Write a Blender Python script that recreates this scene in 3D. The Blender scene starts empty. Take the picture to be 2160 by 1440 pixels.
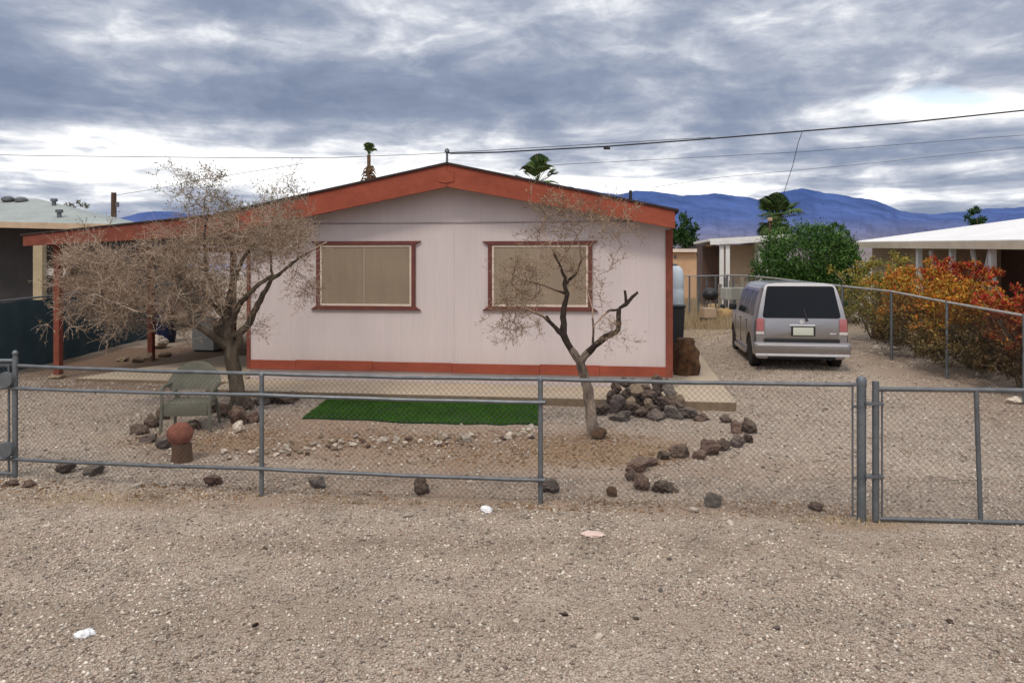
import bpy, bmesh, math, random
import numpy as np
from mathutils import Vector, Matrix, noise as mnoise
R = math.radians
rnd = random.Random(7)
nrs = np.random.RandomState(11)
scene = bpy.context.scene
COL = scene.collection

# ------------------------------------------------------------------ survey of the place
H, F, HZ, CX = 2.3, 1700.0, 555.0, 1080.0          # eye height, focal length and horizon of the survey photograph
def smooth(a, b, t):
    t = min(1, max(0, (t - a) / (b - a))); return t * t * (3 - 2 * t)
A = R(8.5); O = Vector((-4.68, 14.28, .155)); U = Vector((math.cos(A), -math.sin(A), 0)); V = Vector((math.sin(A), math.cos(A), 0))
def HS(u, v, z=0): return O + U * u + V * v + Vector((0, 0, z))
def HL(p): d = p - O; return d.dot(U), d.dot(V)
_ly, _lz = [-50, 7.8, 12, 14, 17, 24, 40, 60, 9000], [0, 0, .115, .17, .21, .40, .60, .6, .6]
_ry, _rz = [-50, 7.8, 12, 15, 17, 24, 40, 60, 9000], [0, 0, .125, .30, .41, .55, .62, .6, .6]
def _itp(y, ys, zs):
    return sum(np.interp(y + d, ys, zs) for d in (-.8, -.4, 0, .4, .8)) / 5
def gz(x, y):                                       # terrain height: the lots rise gently away from the road
    u = (x - O.x) * U.x + (y - O.y) * U.y
    k = smooth(8.3, 9.4, u) if y > 6 else 0
    z = _itp(y, _ly, _lz) * (1 - k) + _itp(y, _ry, _rz) * k if y < 70 else .6
    if y < 40:
        z += 0.018 * mnoise.noise((x * .55, y * .55, 3.1)) + 0.008 * mnoise.noise((x * 2.1, y * 2.1, 8.1))
    return z
def W(px, py, Y): return Vector(((px - CX) / F * Y, Y, H - (py - HZ) / F * Y))
def GA(px, py, z):                                  # a spot on a level surface
    Y = F * (H - z) / (py - HZ); return Vector(((px - CX) / F * Y, Y, z))
def G(px, py, z=0.0):                               # the spot on the ground
    Y = F * (H - z) / (py - HZ)
    for _ in range(14):
        Y = .5 * Y + .5 * F * (H - z - (gz((px - CX) / F * Y, Y))) / (py - HZ)
    x = (px - CX) / F * Y
    return Vector((x, Y, gz(x, Y) + z))
def FP(px, py, v=0.0):                              # a spot on a plane parallel to the house front -> (u, z)
    k = (px - CX) / F
    Y = (O.x * V.x + O.y * V.y + v) / (k * math.sin(A) + math.cos(A))
    P = Vector((k * Y, Y, O.z)); return HL(P)[0], H - (py - HZ) / F * Y - O.z

# ------------------------------------------------------------------ helpers
def tag(o, label=None, cat=None, group=None, kind=None):
    if label: o['label'] = label
    if cat: o['category'] = cat
    if group: o['group'] = group
    if kind: o['kind'] = kind
    return o
def empty(name, loc, rz=0, label=None, cat=None, group=None):
    o = bpy.data.objects.new(name, None); COL.objects.link(o); o.location = loc; o.rotation_euler = (0, 0, rz)
    o.empty_display_size = .1
    return tag(o, label, cat, group)
class MB:
    def __init__(s): s.v = []; s.f = []
    def add(s, vs, fs):
        n = len(s.v); s.v += [tuple(p) for p in vs]; s.f += [tuple(i + n for i in f) for f in fs]; return s
    def box(s, x0, x1, y0, y1, z0, z1):
        v = [(x, y, z) for z in (z0, z1) for y in (y0, y1) for x in (x0, x1)]
        return s.add(v, [(0, 2, 3, 1), (4, 5, 7, 6), (0, 1, 5, 4), (2, 6, 7, 3), (0, 4, 6, 2), (1, 3, 7, 5)])
    def prism(s, poly, d0, d1, axis='y'):           # polygon in (a,b) extruded along an axis
        n = len(poly)
        def mk(a, b, d): return (a, d, b) if axis == 'y' else ((a, b, d) if axis == 'z' else (d, a, b))
        vs = [mk(a, b, d0) for a, b in poly] + [mk(a, b, d1) for a, b in poly]
        fs = [tuple(range(n)), tuple(range(2 * n - 1, n - 1, -1))] + [(i, i + n, (i + 1) % n + n, (i + 1) % n) for i in range(n)]
        return s.add(vs, fs)
    def tube(s, pts, rad, n=8, cap=True):
        pts = [Vector(p) for p in pts]
        if not hasattr(rad, '__len__'): rad = [rad] * len(pts)
        up = Vector((0, 0, 1)); vs = []; fs = []; prev = None
        for i, p in enumerate(pts):
            d = (pts[min(i + 1, len(pts) - 1)] - pts[max(i - 1, 0)])
            d = d.normalized() if d.length > 1e-9 else up
            if prev is None:
                a = d.cross(up if abs(d.z) < .9 else Vector((1, 0, 0))).normalized()
            else:
                a = prev - d * prev.dot(d); a = a.normalized() if a.length > 1e-6 else d.orthogonal().normalized()
            prev = a; b = d.cross(a)
            for k in range(n):
                t = 2 * math.pi * k / n
                vs.append(p + (a * math.cos(t) + b * math.sin(t)) * rad[i])
        for i in range(len(pts) - 1):
            for k in range(n):
                k2 = (k + 1) % n; fs.append((i * n + k, i * n + k2, (i + 1) * n + k2, (i + 1) * n + k))
        if cap and n > 2:
            fs.append(tuple(range(n - 1, -1, -1))); m = (len(pts) - 1) * n; fs.append(tuple(range(m, m + n)))
        return s.add(vs, fs)
    def lathe(s, prof, n=20, c=(0, 0, 0), axis='z'):
        vs = []; fs = []
        for r, z in prof:
            for k in range(n):
                t = 2 * math.pi * k / n; x, y = r * math.cos(t), r * math.sin(t)
                q = (x, y, z) if axis == 'z' else (z, x, y)
                vs.append((q[0] + c[0], q[1] + c[1], q[2] + c[2]))
        for i in range(len(prof) - 1):
            for k in range(n):
                k2 = (k + 1) % n; fs.append((i * n + k, i * n + k2, (i + 1) * n + k2, (i + 1) * n + k))
        fs.append(tuple(range(n - 1, -1, -1))); m = (len(prof) - 1) * n; fs.append(tuple(range(m, m + n)))
        return s.add(vs, fs)
    def build(s, name, mat, parent=None, smooth=False, bevel=0, loc=None, recalc=True):
        me = bpy.data.meshes.new(name); me.from_pydata(s.v, [], s.f); me.update()
        if recalc and len(s.f) < 30000:
            bm = bmesh.new(); bm.from_mesh(me); bmesh.ops.recalc_face_normals(bm, faces=bm.faces)
            if bevel:
                es = [e for e in bm.edges if len(e.link_faces) == 2 and e.calc_face_angle(0) > R(35)]
                bmesh.ops.bevel(bm, geom=es, offset=bevel, segments=2, profile=.6, affect='EDGES', clamp_overlap=True)
            bm.to_mesh(me); bm.free()
        o = bpy.data.objects.new(name, me); COL.objects.link(o); me.materials.append(mat)
        if smooth:
            me.shade_smooth()
            try: me.set_sharp_from_angle(angle=R(smooth if smooth > 1 else 45))
            except Exception: pass
        if parent: o.parent = parent
        if loc is not None: o.location = loc
        return o
def npmesh(name, verts, faces4, mat, parent=None):   # fast mesh from numpy arrays
    me = bpy.data.meshes.new(name); nv = len(verts); nf, k = faces4.shape
    me.vertices.add(nv); me.vertices.foreach_set('co', verts.astype(np.float32).ravel())
    me.loops.add(nf * k); me.loops.foreach_set('vertex_index', faces4.astype(np.int32).ravel())
    me.polygons.add(nf); me.polygons.foreach_set('loop_start', np.arange(0, nf * k, k, dtype=np.int32))
    try: me.polygons.foreach_set('loop_total', np.full(nf, k, dtype=np.int32))
    except Exception: pass
    me.update(calc_edges=True)
    o = bpy.data.objects.new(name, me); COL.objects.link(o); me.materials.append(mat)
    if parent: o.parent = parent
    return o

# ------------------------------------------------------------------ materials
class NT:
    def __init__(s, name):
        s.m = bpy.data.materials.new(name); s.m.use_nodes = True; s.t = s.m.node_tree; s.n = s.t.nodes; s.l = s.t.links
        s.b = s.n['Principled BSDF']
    def node(s, typ, **kw):
        n = s.n.new(typ)
        for k, v in kw.items():
            if k.startswith('i_'): n.inputs[k[2:].replace('_', ' ')].default_value = v
            else: setattr(n, k, v)
        return n
    def link(s, a, b): s.l.new(a, b)
    def pos(s):
        return s.node('ShaderNodeNewGeometry').outputs['Position']
    def obj(s): return s.node('ShaderNodeTexCoord').outputs['Object']
    def noise(s, vec, scale, detail=4, rough=.55, dist=0):
        n = s.node('ShaderNodeTexNoise'); n.inputs['Scale'].default_value = scale; n.inputs['Detail'].default_value = detail
        n.inputs['Roughness'].default_value = rough; n.inputs['Distortion'].default_value = dist
        if vec is not None: s.link(vec, n.inputs['Vector'])
        return n.outputs['Fac']
    def ramp(s, fac, stops):
        r = s.node('ShaderNodeValToRGB'); e = r.color_ramp.elements
        while len(e) < len(stops): e.new(.5)
        for el, (p, c) in zip(e, stops):
            el.position = p; el.color = (*c, 1) if hasattr(c, '__len__') else (c, c, c, 1)
        s.link(fac, r.inputs[0]); return r.outputs[0]
    def mix(s, fac, a, b, mode='MIX'):
        m = s.node('ShaderNodeMix', data_type='RGBA', blend_type=mode)
        for sock, val in ((m.inputs[0], fac), (m.inputs[6], a), (m.inputs[7], b)):
            if isinstance(val, (int, float)): sock.default_value = val
            elif isinstance(val, tuple): sock.default_value = (*val, 1)
            else: s.link(val, sock)
        return m.outputs[2]
    def math(s, op, a, b=None, c=None):
        m = s.node('ShaderNodeMath', operation=op)
        for i, v in enumerate((a, b, c)):
            if v is None: continue
            if isinstance(v, (int, float)): m.inputs[i].default_value = v
            else: s.link(v, m.inputs[i])
        return m.outputs[0]
    def mapping(s, vec, scale=(1, 1, 1), loc=(0, 0, 0)):
        m = s.node('ShaderNodeMapping'); m.inputs['Scale'].default_value = scale; m.inputs['Location'].default_value = loc
        s.link(vec, m.inputs['Vector']); return m.outputs[0]
    def bump(s, h, strength=.3, dist=.01):
        b = s.node('ShaderNodeBump'); b.inputs['Strength'].default_value = strength; b.inputs['Distance'].default_value = dist
        s.link(h, b.inputs['Height']); s.link(b.outputs[0], s.b.inputs['Normal'])
    def out(s, col=None, rough=.7, metal=0, spec=.3):
        if col is not None:
            if isinstance(col, tuple): s.b.inputs['Base Color'].default_value = (*col, 1)
            else: s.link(col, s.b.inputs['Base Color'])
        if isinstance(rough, (int, float)): s.b.inputs['Roughness'].default_value = rough
        else: s.link(rough, s.b.inputs['Roughness'])
        s.b.inputs['Metallic'].default_value = metal; s.b.inputs['Specular IOR Level'].default_value = spec
        return s.m
def pm(name, c1, c2=None, scale=6, rough=.7, bump=0, bscale=60, metal=0, spec=.3, stretch=(1, 1, 1), objrand=0, dirt=None):
    t = NT(name); v = t.mapping(t.obj(), stretch); c2 = c2 or tuple(x * .72 for x in c1)
    f = t.ramp(t.noise(v, scale, 6, .62), [(.32, 0.), (.68, 1.)])
    col = t.mix(f, c1, c2)
    fine = t.ramp(t.noise(v, scale * 7, 4, .7), [(.3, .8), (.7, 1.12)])
    col = t.mix(.6, col, fine, 'MULTIPLY')
    if objrand:
        oi = t.node('ShaderNodeObjectInfo'); col = t.mix(1., col, t.ramp(oi.outputs['Random'], [(0, 1 - objrand), (1, 1 + objrand)]), 'MULTIPLY')
    if dirt:
        sn = t.node('ShaderNodeSeparateXYZ'); t.link(t.node('ShaderNodeNewGeometry').outputs['Normal'], sn.inputs[0])
        up_ = t.node('ShaderNodeMapRange'); up_.inputs[1].default_value = .15; up_.inputs[2].default_value = .95; t.link(sn.outputs[2], up_.inputs[0])
        col = t.mix(t.math('MULTIPLY', t.math('MULTIPLY', up_.outputs[0], t.noise(v, 7, 4)), .75), col, dirt)
    if bump: t.bump(t.noise(v, bscale, 5, .65), bump, .02)
    return t.out(col, rough, metal, spec)
def island_mat(name, cols, rough=.7, zmix=None, trans=0):      # a colour per leaf / pebble
    t = NT(name); g = t.node('ShaderNodeNewGeometry'); n = len(cols)
    r = t.node('ShaderNodeValToRGB'); r.color_ramp.interpolation = 'CONSTANT' if n > 3 else 'LINEAR'; e = r.color_ramp.elements
    while len(e) < n: e.new(.5)
    for i, c in enumerate(cols): e[i].position = i / n if n > 3 else i / max(1, n - 1); e[i].color = (*c, 1)
    t.link(g.outputs['Random Per Island'], r.inputs[0]); col = r.outputs[0]
    col = t.mix(.7, col, t.ramp(t.noise(g.outputs['Position'], 2.2, 3), [(.3, .6), (.7, 1.25)]), 'MULTIPLY')
    if zmix:  # lower leaves: dried olive brown, with fence shade put into the colour
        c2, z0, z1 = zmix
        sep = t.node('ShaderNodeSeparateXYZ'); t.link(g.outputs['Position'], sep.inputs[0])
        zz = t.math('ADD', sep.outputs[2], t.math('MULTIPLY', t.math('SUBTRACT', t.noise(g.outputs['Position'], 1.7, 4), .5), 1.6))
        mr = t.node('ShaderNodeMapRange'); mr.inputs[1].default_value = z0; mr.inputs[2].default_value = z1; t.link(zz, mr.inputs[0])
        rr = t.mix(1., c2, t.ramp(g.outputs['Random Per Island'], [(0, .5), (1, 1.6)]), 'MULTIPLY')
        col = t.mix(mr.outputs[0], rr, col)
    if trans:
        t.b.inputs['Base Color'].default_value = (0, 0, 0, 1)
    return t.out(col, rough, 0, .08)

def siding_mat(name, c, c2, pitch=.2):
    t = NT(name); o = t.obj(); sep = t.node('ShaderNodeSeparateXYZ'); t.link(o, sep.inputs[0])
    fr = t.math('FRACT', t.math('MULTIPLY', sep.outputs[0], 1 / pitch))
    groove = t.math('LESS_THAN', fr, .05)
    f = t.ramp(t.noise(t.mapping(o, (1, 1, .25)), 1.6, 6, .6), [(.3, 0.), (.7, 1.)])
    col = t.mix(f, c, c2)
    col = t.mix(.3, col, t.ramp(t.noise(t.mapping(o, (9, 9, .5)), 3, 5, .7), [(.3, .86), (.7, 1.06)]), 'MULTIPLY')
    low = t.node('ShaderNodeMapRange'); low.inputs[1].default_value = .3; low.inputs[2].default_value = .75; t.link(sep.outputs[2], low.inputs[0])
    dirt = t.math('MULTIPLY', t.math('SUBTRACT', 1., low.outputs[0]), t.noise(t.mapping(o, (4, 4, 1)), 2.5, 5))
    col = t.mix(t.math('MULTIPLY', dirt, .45), col, (.33, .25, .2))
    col = t.mix(t.math('MULTIPLY', groove, .07), col, (.2, .17, .17))
    t.bump(t.math('SUBTRACT', t.noise(t.mapping(o, (30, 30, 2)), 3, 4), groove), .14, .004)
    return t.out(col, .75, 0, .2)

M = {}
M['pink'] = siding_mat('pink_siding', (.63, .545, .53), (.56, .485, .48))
M['red'] = pm('red_trim', (.335, .086, .052), (.245, .064, .04), 2.5, .8, .15, 40, spec=.1, stretch=(.5, 1, 1))
M['redpost'] = pm('red_post_paint', (.24, .075, .05), (.16, .05, .036), 5, .8, .2, 40, spec=.1)
M['brown'] = pm('brown_window_trim', (.17, .052, .04), (.11, .036, .03), 6, .65)
M['cream'] = pm('cream_aluminium', (.72, .60, .50), (.62, .5, .42), 5, .5)
M['shingle'] = pm('dark_shingle', (.055, .035, .035), (.03, .022, .022), 9, .9, .4, 70)
t = NT('solar_screen'); o_ = t.obj()
col = t.mix(t.ramp(t.noise(o_, .9, 4), [(.35, 0.), (.65, 1.)]), (.25, .19, .135), (.30, .23, .165))
col = t.mix(.4, col, t.ramp(t.noise(t.mapping(o_, (5, 1, .35)), 2.5, 5), [(.3, .8), (.7, 1.15)]), 'MULTIPLY')
col = t.mix(.35, col, t.ramp(t.noise(t.mapping(o_, (1, 1, 40)), 6, 2), [(.35, .75), (.65, 1.15)]), 'MULTIPLY')
M['screen'] = t.out(col, .45, 0, .4)
M['mull'] = pm('screen_mullion', (.36, .28, .22), (.31, .24, .19), 5, .6)
M['concrete'] = pm('concrete', (.46, .37, .27), (.37, .30, .22), 1.6, .85, .25, 50)
t = NT('yard_concrete'); o_ = t.pos(); f_ = t.ramp(t.noise(o_, 1.3, 6, .62), [(.32, 0.), (.68, 1.)])
col = t.mix(f_, (.50, .405, .30), (.39, .32, .24)); col = t.mix(.6, col, t.ramp(t.noise(o_, 11, 5, .7), [(.3, .8), (.7, 1.12)]), 'MULTIPLY')
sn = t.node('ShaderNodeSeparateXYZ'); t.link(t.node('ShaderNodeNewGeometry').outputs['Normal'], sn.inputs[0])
col = t.mix(sn.outputs[2], t.mix(.8, (.20, .145, .095), t.ramp(t.noise(o_, 9, 5), [(.3, .7), (.7, 1.2)]), 'MULTIPLY'), col); t.bump(t.noise(o_, 45, 4), .25, .01)  # side faces darkened in colour, painting the shade on the slab riser
M['concrete'] = t.out(col, .88, 0, .15)
M['concrete_edge'] = pm('concrete_edge', (.30, .24, .17), (.22, .17, .12), 3, .9, .3, 40)
M['galv'] = pm('galvanised_pipe', (.20, .215, .23), (.125, .14, .15), 9, .42, .1, 80, metal=.55, spec=.5)
M['galvdark'] = pm('weathered_pipe', (.17, .18, .19), (.11, .115, .125), 9, .5, .1, 80, metal=.5, spec=.5)
M['wire'] = pm('fence_wire', (.145, .14, .135), (.10, .098, .095), 9, .5, 0, metal=.5, spec=.5)
M['rock'] = pm('volcanic_rock', (.125, .078, .055), (.045, .03, .025), 5, .92, .9, 18, dirt=(.30, .23, .17), objrand=.35)
M['rockred'] = pm('reddish_rock', (.165, .09, .066), (.075, .043, .036), 5, .92, .8, 18, dirt=(.30, .23, .17), objrand=.25)
M['rockgrey'] = pm('grey_rock', (.17, .145, .13), (.08, .07, .065), 5, .92, .8, 18, dirt=(.30, .23, .17), objrand=.25)
M['rockpurple'] = pm('purplish_rock', (.14, .105, .095), (.06, .046, .044), 5, .92, .8, 18, dirt=(.30, .23, .17), objrand=.25)
M['rockpale'] = pm('pale_rock', (.66, .58, .49), (.48, .40, .32), 6, .9, .6, 20, objrand=.3)
M['rocktan'] = pm('tan_rock', (.33, .25, .17), (.2, .14, .09), 5, .92, .7, 18, objrand=.25)
M['white'] = pm('white_paint', (.76, .75, .72), (.66, .65, .62), 3, .6)
M['whiteroof'] = pm('white_roof_coating', (.80, .79, .78), (.72, .71, .70), .7, .6)
M['tanwall'] = pm('tan_wall', (.47, .35, .24), (.40, .295, .205), 1.2, .8)
M['peach'] = pm('peach_wall', (.58, .37, .22), (.50, .31, .18), 1.2, .8)
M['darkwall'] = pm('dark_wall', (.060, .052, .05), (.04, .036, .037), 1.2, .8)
M['brownwall'] = pm('dark_brown_wall', (.12, .075, .055), (.09, .055, .045), 1.2, .8)  # dark brown for walls, soffit, shed roof and door
M['greyroof'] = pm('grey_green_roof', (.34, .37, .35), (.27, .30, .29), .9, .8, .3, 25)
M['tarp'] = pm('teal_tarp', (.042, .080, .100), (.030, .06, .077), 2.2, .65, .4, 7, stretch=(3, 1, 1))
M['bark'] = pm('dark_bark', (.15, .115, .08), (.03, .024, .019), 9, .95, 1.0, 24, stretch=(1, 1, .35))
M['darklimb'] = pm('dark_limb_bark', (.055, .038, .03), (.022, .016, .014), 14, .95, 1.0, 24)
M['barkpale'] = pm('grey_bark', (.33, .26, .205), (.06, .044, .035), 8, .95, 1.0, 24, stretch=(1, 1, .45))
M['twig'] = pm('twig_bark', (.30, .225, .155), (.2, .145, .1), 9, .9)
M['midtwig'] = island_mat('brown_twigs', [(.36, .26, .19), (.24, .165, .12), (.43, .32, .24), (.14, .10, .07), (.30, .21, .15)], .85)
M['paletwig'] = island_mat('pale_twigs', [(.50, .39, .31), (.39, .295, .225), (.60, .485, .40), (.29, .215, .16), (.45, .33, .25)], .85)
M['black'] = pm('black_plastic', (.012, .012, .014), (.02, .02, .022), 4, .5, spec=.4)
M['navy'] = pm('navy_plastic', (.012, .022, .075), (.009, .016, .05), 3, .5)
M['box'] = pm('pale_grey_metal', (.42, .42, .38), (.35, .35, .32), 2.4, .6)
M['olive'] = pm('weathered_plastic', (.155, .15, .115), (.10, .097, .075), 3.5, .75, .2, 30)
M['wood'] = pm('weathered_wood', (.16, .095, .055), (.08, .045, .028), 5, .9, .6, 20, stretch=(1, 1, .2))
M['logend'] = pm('cut_wood', (.17, .085, .04), (.025, .016, .011), 7, .9, .9, 14)
M['utility'] = pm('utility_pole_wood', (.11, .065, .045), (.07, .042, .03), 5, .9)
M['cable'] = pm('black_cable', (.02, .02, .026), (.03, .03, .036), 5, .6)
M['paper'] = pm('white_litter', (.82, .82, .82), (.7, .7, .72), 8, .6)
M['leafy'] = island_mat('oleander_leaves', [(.032, .09, .016), (.048, .125, .024), (.08, .165, .035), (.024, .062, .012), (.12, .19, .06)], .5)
M['leafdark'] = island_mat('dark_leaves', [(.02, .05, .014), (.03, .075, .02), (.045, .09, .025), (.016, .04, .012)], .55)
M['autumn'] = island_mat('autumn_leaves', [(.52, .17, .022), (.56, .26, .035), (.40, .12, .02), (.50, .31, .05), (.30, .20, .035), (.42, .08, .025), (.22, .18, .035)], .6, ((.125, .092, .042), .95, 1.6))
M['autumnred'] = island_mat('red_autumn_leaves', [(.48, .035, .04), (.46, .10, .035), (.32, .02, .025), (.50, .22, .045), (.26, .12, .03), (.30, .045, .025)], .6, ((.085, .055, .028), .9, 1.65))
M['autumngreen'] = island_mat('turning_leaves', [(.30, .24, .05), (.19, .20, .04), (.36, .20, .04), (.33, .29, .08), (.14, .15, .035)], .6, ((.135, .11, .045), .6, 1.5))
M['dryleaf'] = island_mat('dry_leaves', [(.31, .215, .14), (.25, .165, .10), (.40, .30, .205), (.21, .155, .095), (.27, .225, .135), (.36, .235, .155)], .75)
M['greyleaf'] = island_mat('grey_green_leaves', [(.18, .18, .13), (.13, .135, .10), (.23, .215, .16), (.16, .16, .12)], .75)
M['turf'] = island_mat('turf_blades', [(.030, .115, .006), (.045, .15, .010), (.02, .085, .004), (.08, .165, .02)], .9)
M['turfbase'] = pm('turf_backing', (.012, .045, .008), (.008, .03, .006), 8, .9)
M['straw'] = island_mat('straw_blades', [(.40, .31, .19), (.34, .26, .15), (.48, .38, .25), (.28, .21, .12)], .8)
M['palmleaf'] = island_mat('palm_blades', [(.05, .09, .025), (.075, .125, .035), (.035, .07, .02), (.10, .12, .045)], .55)
M['palmdead'] = pm('dead_fronds', (.17, .10, .055), (.1, .06, .035), 6, .9)
M['litterleaf'] = island_mat('leaf_litter_bits', [(.24, .145, .08), (.30, .19, .11), (.18, .105, .06), (.34, .24, .15)], .85)
M['gravel'] = island_mat('gravel_pebbles', [(.43, .35, .285), (.37, .30, .243), (.51, .43, .355), (.28, .22, .175), (.45, .362, .293), (.39, .315, .255), (.68, .61, .52), (.17, .135, .112), (.41, .305, .235), (.38, .33, .28)], .85)

# ------------------------------------------------------------------ world: overcast sky with broken cloud
SUN_EL, SUN_AZ = R(52), R(205)       # azimuth measured clockwise from +Y: behind the viewer, a little to the left
w = bpy.data.worlds.new('World'); scene.world = w; w.use_nodes = True
wt = w.node_tree; wn, wl = wt.nodes, wt.links
class WN(NT):
    def __init__(s): s.t = wt; s.n = wn; s.l = wl
q = WN(); bg = wn['Background']
sky = wn.new('ShaderNodeTexSky'); sky.sky_type = 'NISHITA'; sky.sun_disc = False; sky.sun_elevation = SUN_EL; sky.sun_rotation = SUN_AZ
tc = wn.new('ShaderNodeTexCoord').outputs['Generated']
sep = q.node('ShaderNodeSeparateXYZ'); wl.new(tc, sep.inputs[0])
zc = q.math('MAXIMUM', sep.outputs[2], 0.0)
den = q.math('ADD', zc, .07)
comb = q.node('ShaderNodeCombineXYZ'); wl.new(q.math('DIVIDE', sep.outputs[0], den), comb.inputs[0]); wl.new(q.math('DIVIDE', sep.outputs[1], den), comb.inputs[1])
pl = comb.outputs[0]
n1 = q.noise(q.mapping(pl, (.55, .62, 1), (3.3, 1.7, 0)), 1.0, 9, .56, .5)
n2 = q.noise(q.mapping(pl, (1.5, 1.7, 1), (9.1, 4.2, 0)), 1.0, 8, .6, .35)
n3 = q.noise(q.mapping(tc, (7, 7, 17), (0.4, .1, 0)), 1.0, 7, .55, .4)
n4 = q.noise(q.mapping(tc, (17, 17, 46), (1.4, .1, 2)), 1.0, 8, .6, .5)
val = q.math('ADD', q.math('ADD', q.math('MULTIPLY', n1, .5), q.math('MULTIPLY', n4, .6)), q.math('ADD', q.math('MULTIPLY', n2, .35), q.math('MULTIPLY', n3, 1.45)))
val = q.math('SUBTRACT', val, 1.47)
n5 = q.noise(q.mapping(tc, (8, 8, 62), (5.4, .1, 2)), 1.0, 7, .55, .6)
lowm = q.node('ShaderNodeMapRange'); lowm.inputs[1].default_value = .20; lowm.inputs[2].default_value = .10; wl.new(sep.outputs[2], lowm.inputs[0])
val = q.math('ADD', val, q.math('MULTIPLY', q.math('MULTIPLY', q.math('SUBTRACT', n5, .55), 1.5), lowm.outputs[0]))
def lobe(px, py, rx, ry, amt):       # a broad bank or a gap of cloud in one part of the sky
    global val
    m = q.mapping(tc, (F / rx, 0.0, F / ry), (-(px - CX) / rx, 0, -(HZ - py) / ry))
    # direction scaled to unit forward distance so that banks keep their bearing
    d = q.node('ShaderNodeVectorMath', operation='LENGTH'); 
    dv = q.node('ShaderNodeCombineXYZ'); yy = q.math('MAXIMUM', sep.outputs[1], .05)
    wl.new(q.math('DIVIDE', sep.outputs[0], yy), dv.inputs[0]); wl.new(q.math('DIVIDE', sep.outputs[2], yy), dv.inputs[2])
    wl.new(dv.outputs[0], m.node.inputs[0]); wl.new(m, d.inputs[0])
    wn_ = q.math('ADD', d.outputs['Value'], q.math('MULTIPLY', q.math('SUBTRACT', n3, .5), 1.1))
    g = q.math('POWER', 2.718, q.math('MULTIPLY', q.math('MULTIPLY', wn_, wn_), -1.0))
    val = q.math('ADD', val, q.math('MULTIPLY', g, amt))
for L_ in [(425, 68, 100, 38, .30), (850, 25, 150, 38, .18), (60, 115, 110, 36, .08), (150, 350, 380, 75, .38), (560, 365, 420, 75, .42), (180, 285, 160, 22, .22), (420, 275, 120, 20, .2),
           (1010, 385, 420, 50, .42), (700, 180, 600, 75, -.16), (1300, 205, 480, 65, -.18), (250, 190, 260, 60, -.06), (1990, 232, 170, 30, .55), (2120, 215, 120, 40, .4),
           (1420, 395, 330, 38, .42), (1960, 425, 260, 28, .38), (1330, 115, 170, 30, .14), (1760, 130, 150, 40, .14), (2050, 90, 260, 70, .03), (1750, 330, 420, 40, .0), (1050, 300, 300, 28, .06), (330, 20, 380, 60, -.10), (1200, 30, 400, 50, .06), (230, 95, 90, 26, .06), (150, 190, 200, 50, -.08), (620, 90, 120, 30, .12), (1900, 60, 200, 50, .10), (2090, 100, 70, 30, .14), (1450, 300, 420, 26, .10), (1900, 350, 300, 22, .16)]:
    lobe(*L_)
cl = q.ramp(q.math('ADD', q.math('MULTIPLY', val, .88), .425), [(.0, (.215, .265, .38)), (.25, (.28, .335, .455)), (.42, (.40, .445, .55)), (.56, (.58, .615, .70)), (.69, (.88, .90, .94)), (.80, (1.2, 1.2, 1.2))])
nish = q.node('ShaderNodeVectorMath', operation='SCALE'); wl.new(sky.outputs[0], nish.inputs[0]); nish.inputs['Scale'].default_value = 1.0
# a hole of blue sky low on the right
hole_noise = q.noise(q.mapping(tc, (9, 9, 26), (2.4, .1, .6)), 1.0, 6, .5)
m = q.mapping(comb.outputs[0], (1, 1, 1)); 
dv = q.node('ShaderNodeCombineXYZ'); yy = q.math('MAXIMUM', sep.outputs[1], .05)
wl.new(q.math('DIVIDE', sep.outputs[0], yy), dv.inputs[0]); wl.new(q.math('DIVIDE', sep.outputs[2], yy), dv.inputs[2])
hm = q.mapping(dv.outputs[0], (F / 150, 0, F / 26), (-(1960 - CX) / 150, 0, -(HZ - 203) / 26))
hl = q.node('ShaderNodeVectorMath', operation='LENGTH'); wl.new(hm, hl.inputs[0])
hole = q.ramp(q.math('ADD', hl.outputs['Value'], q.math('MULTIPLY', q.math('SUBTRACT', hole_noise, .5), 3.2)), [(.35, .9), (1.3, 0.)])
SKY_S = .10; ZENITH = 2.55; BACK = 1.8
sc_ = q.node('ShaderNodeVectorMath', operation='SCALE'); wl.new(cl, sc_.inputs[0]); sc_.inputs['Scale'].default_value = 1 / SKY_S
nb = q.node('ShaderNodeVectorMath', operation='MULTIPLY'); wl.new(sky.outputs[0], nb.inputs[0]); nb.inputs[1].default_value = (2.6, 2.1, 1.75)
final = q.mix(hole, sc_.outputs[0], nb.outputs[0])
# an overcast vault: unseen cloud overhead and behind the viewer, brightened and warmed to light the scene
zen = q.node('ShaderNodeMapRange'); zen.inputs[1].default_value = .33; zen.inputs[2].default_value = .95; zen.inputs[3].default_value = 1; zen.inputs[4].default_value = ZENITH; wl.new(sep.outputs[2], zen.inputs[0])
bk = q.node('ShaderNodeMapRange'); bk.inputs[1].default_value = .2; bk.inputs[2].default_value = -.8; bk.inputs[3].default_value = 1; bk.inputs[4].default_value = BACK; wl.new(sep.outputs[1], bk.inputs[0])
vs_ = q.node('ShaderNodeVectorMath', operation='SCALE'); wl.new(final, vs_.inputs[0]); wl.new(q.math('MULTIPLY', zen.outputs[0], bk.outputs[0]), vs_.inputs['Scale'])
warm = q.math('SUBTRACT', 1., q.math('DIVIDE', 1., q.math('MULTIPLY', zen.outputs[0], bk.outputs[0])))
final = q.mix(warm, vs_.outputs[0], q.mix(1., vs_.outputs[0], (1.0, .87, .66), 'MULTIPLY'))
wl.new(final, bg.inputs[0]); bg.inputs[1].default_value = SKY_S

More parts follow.
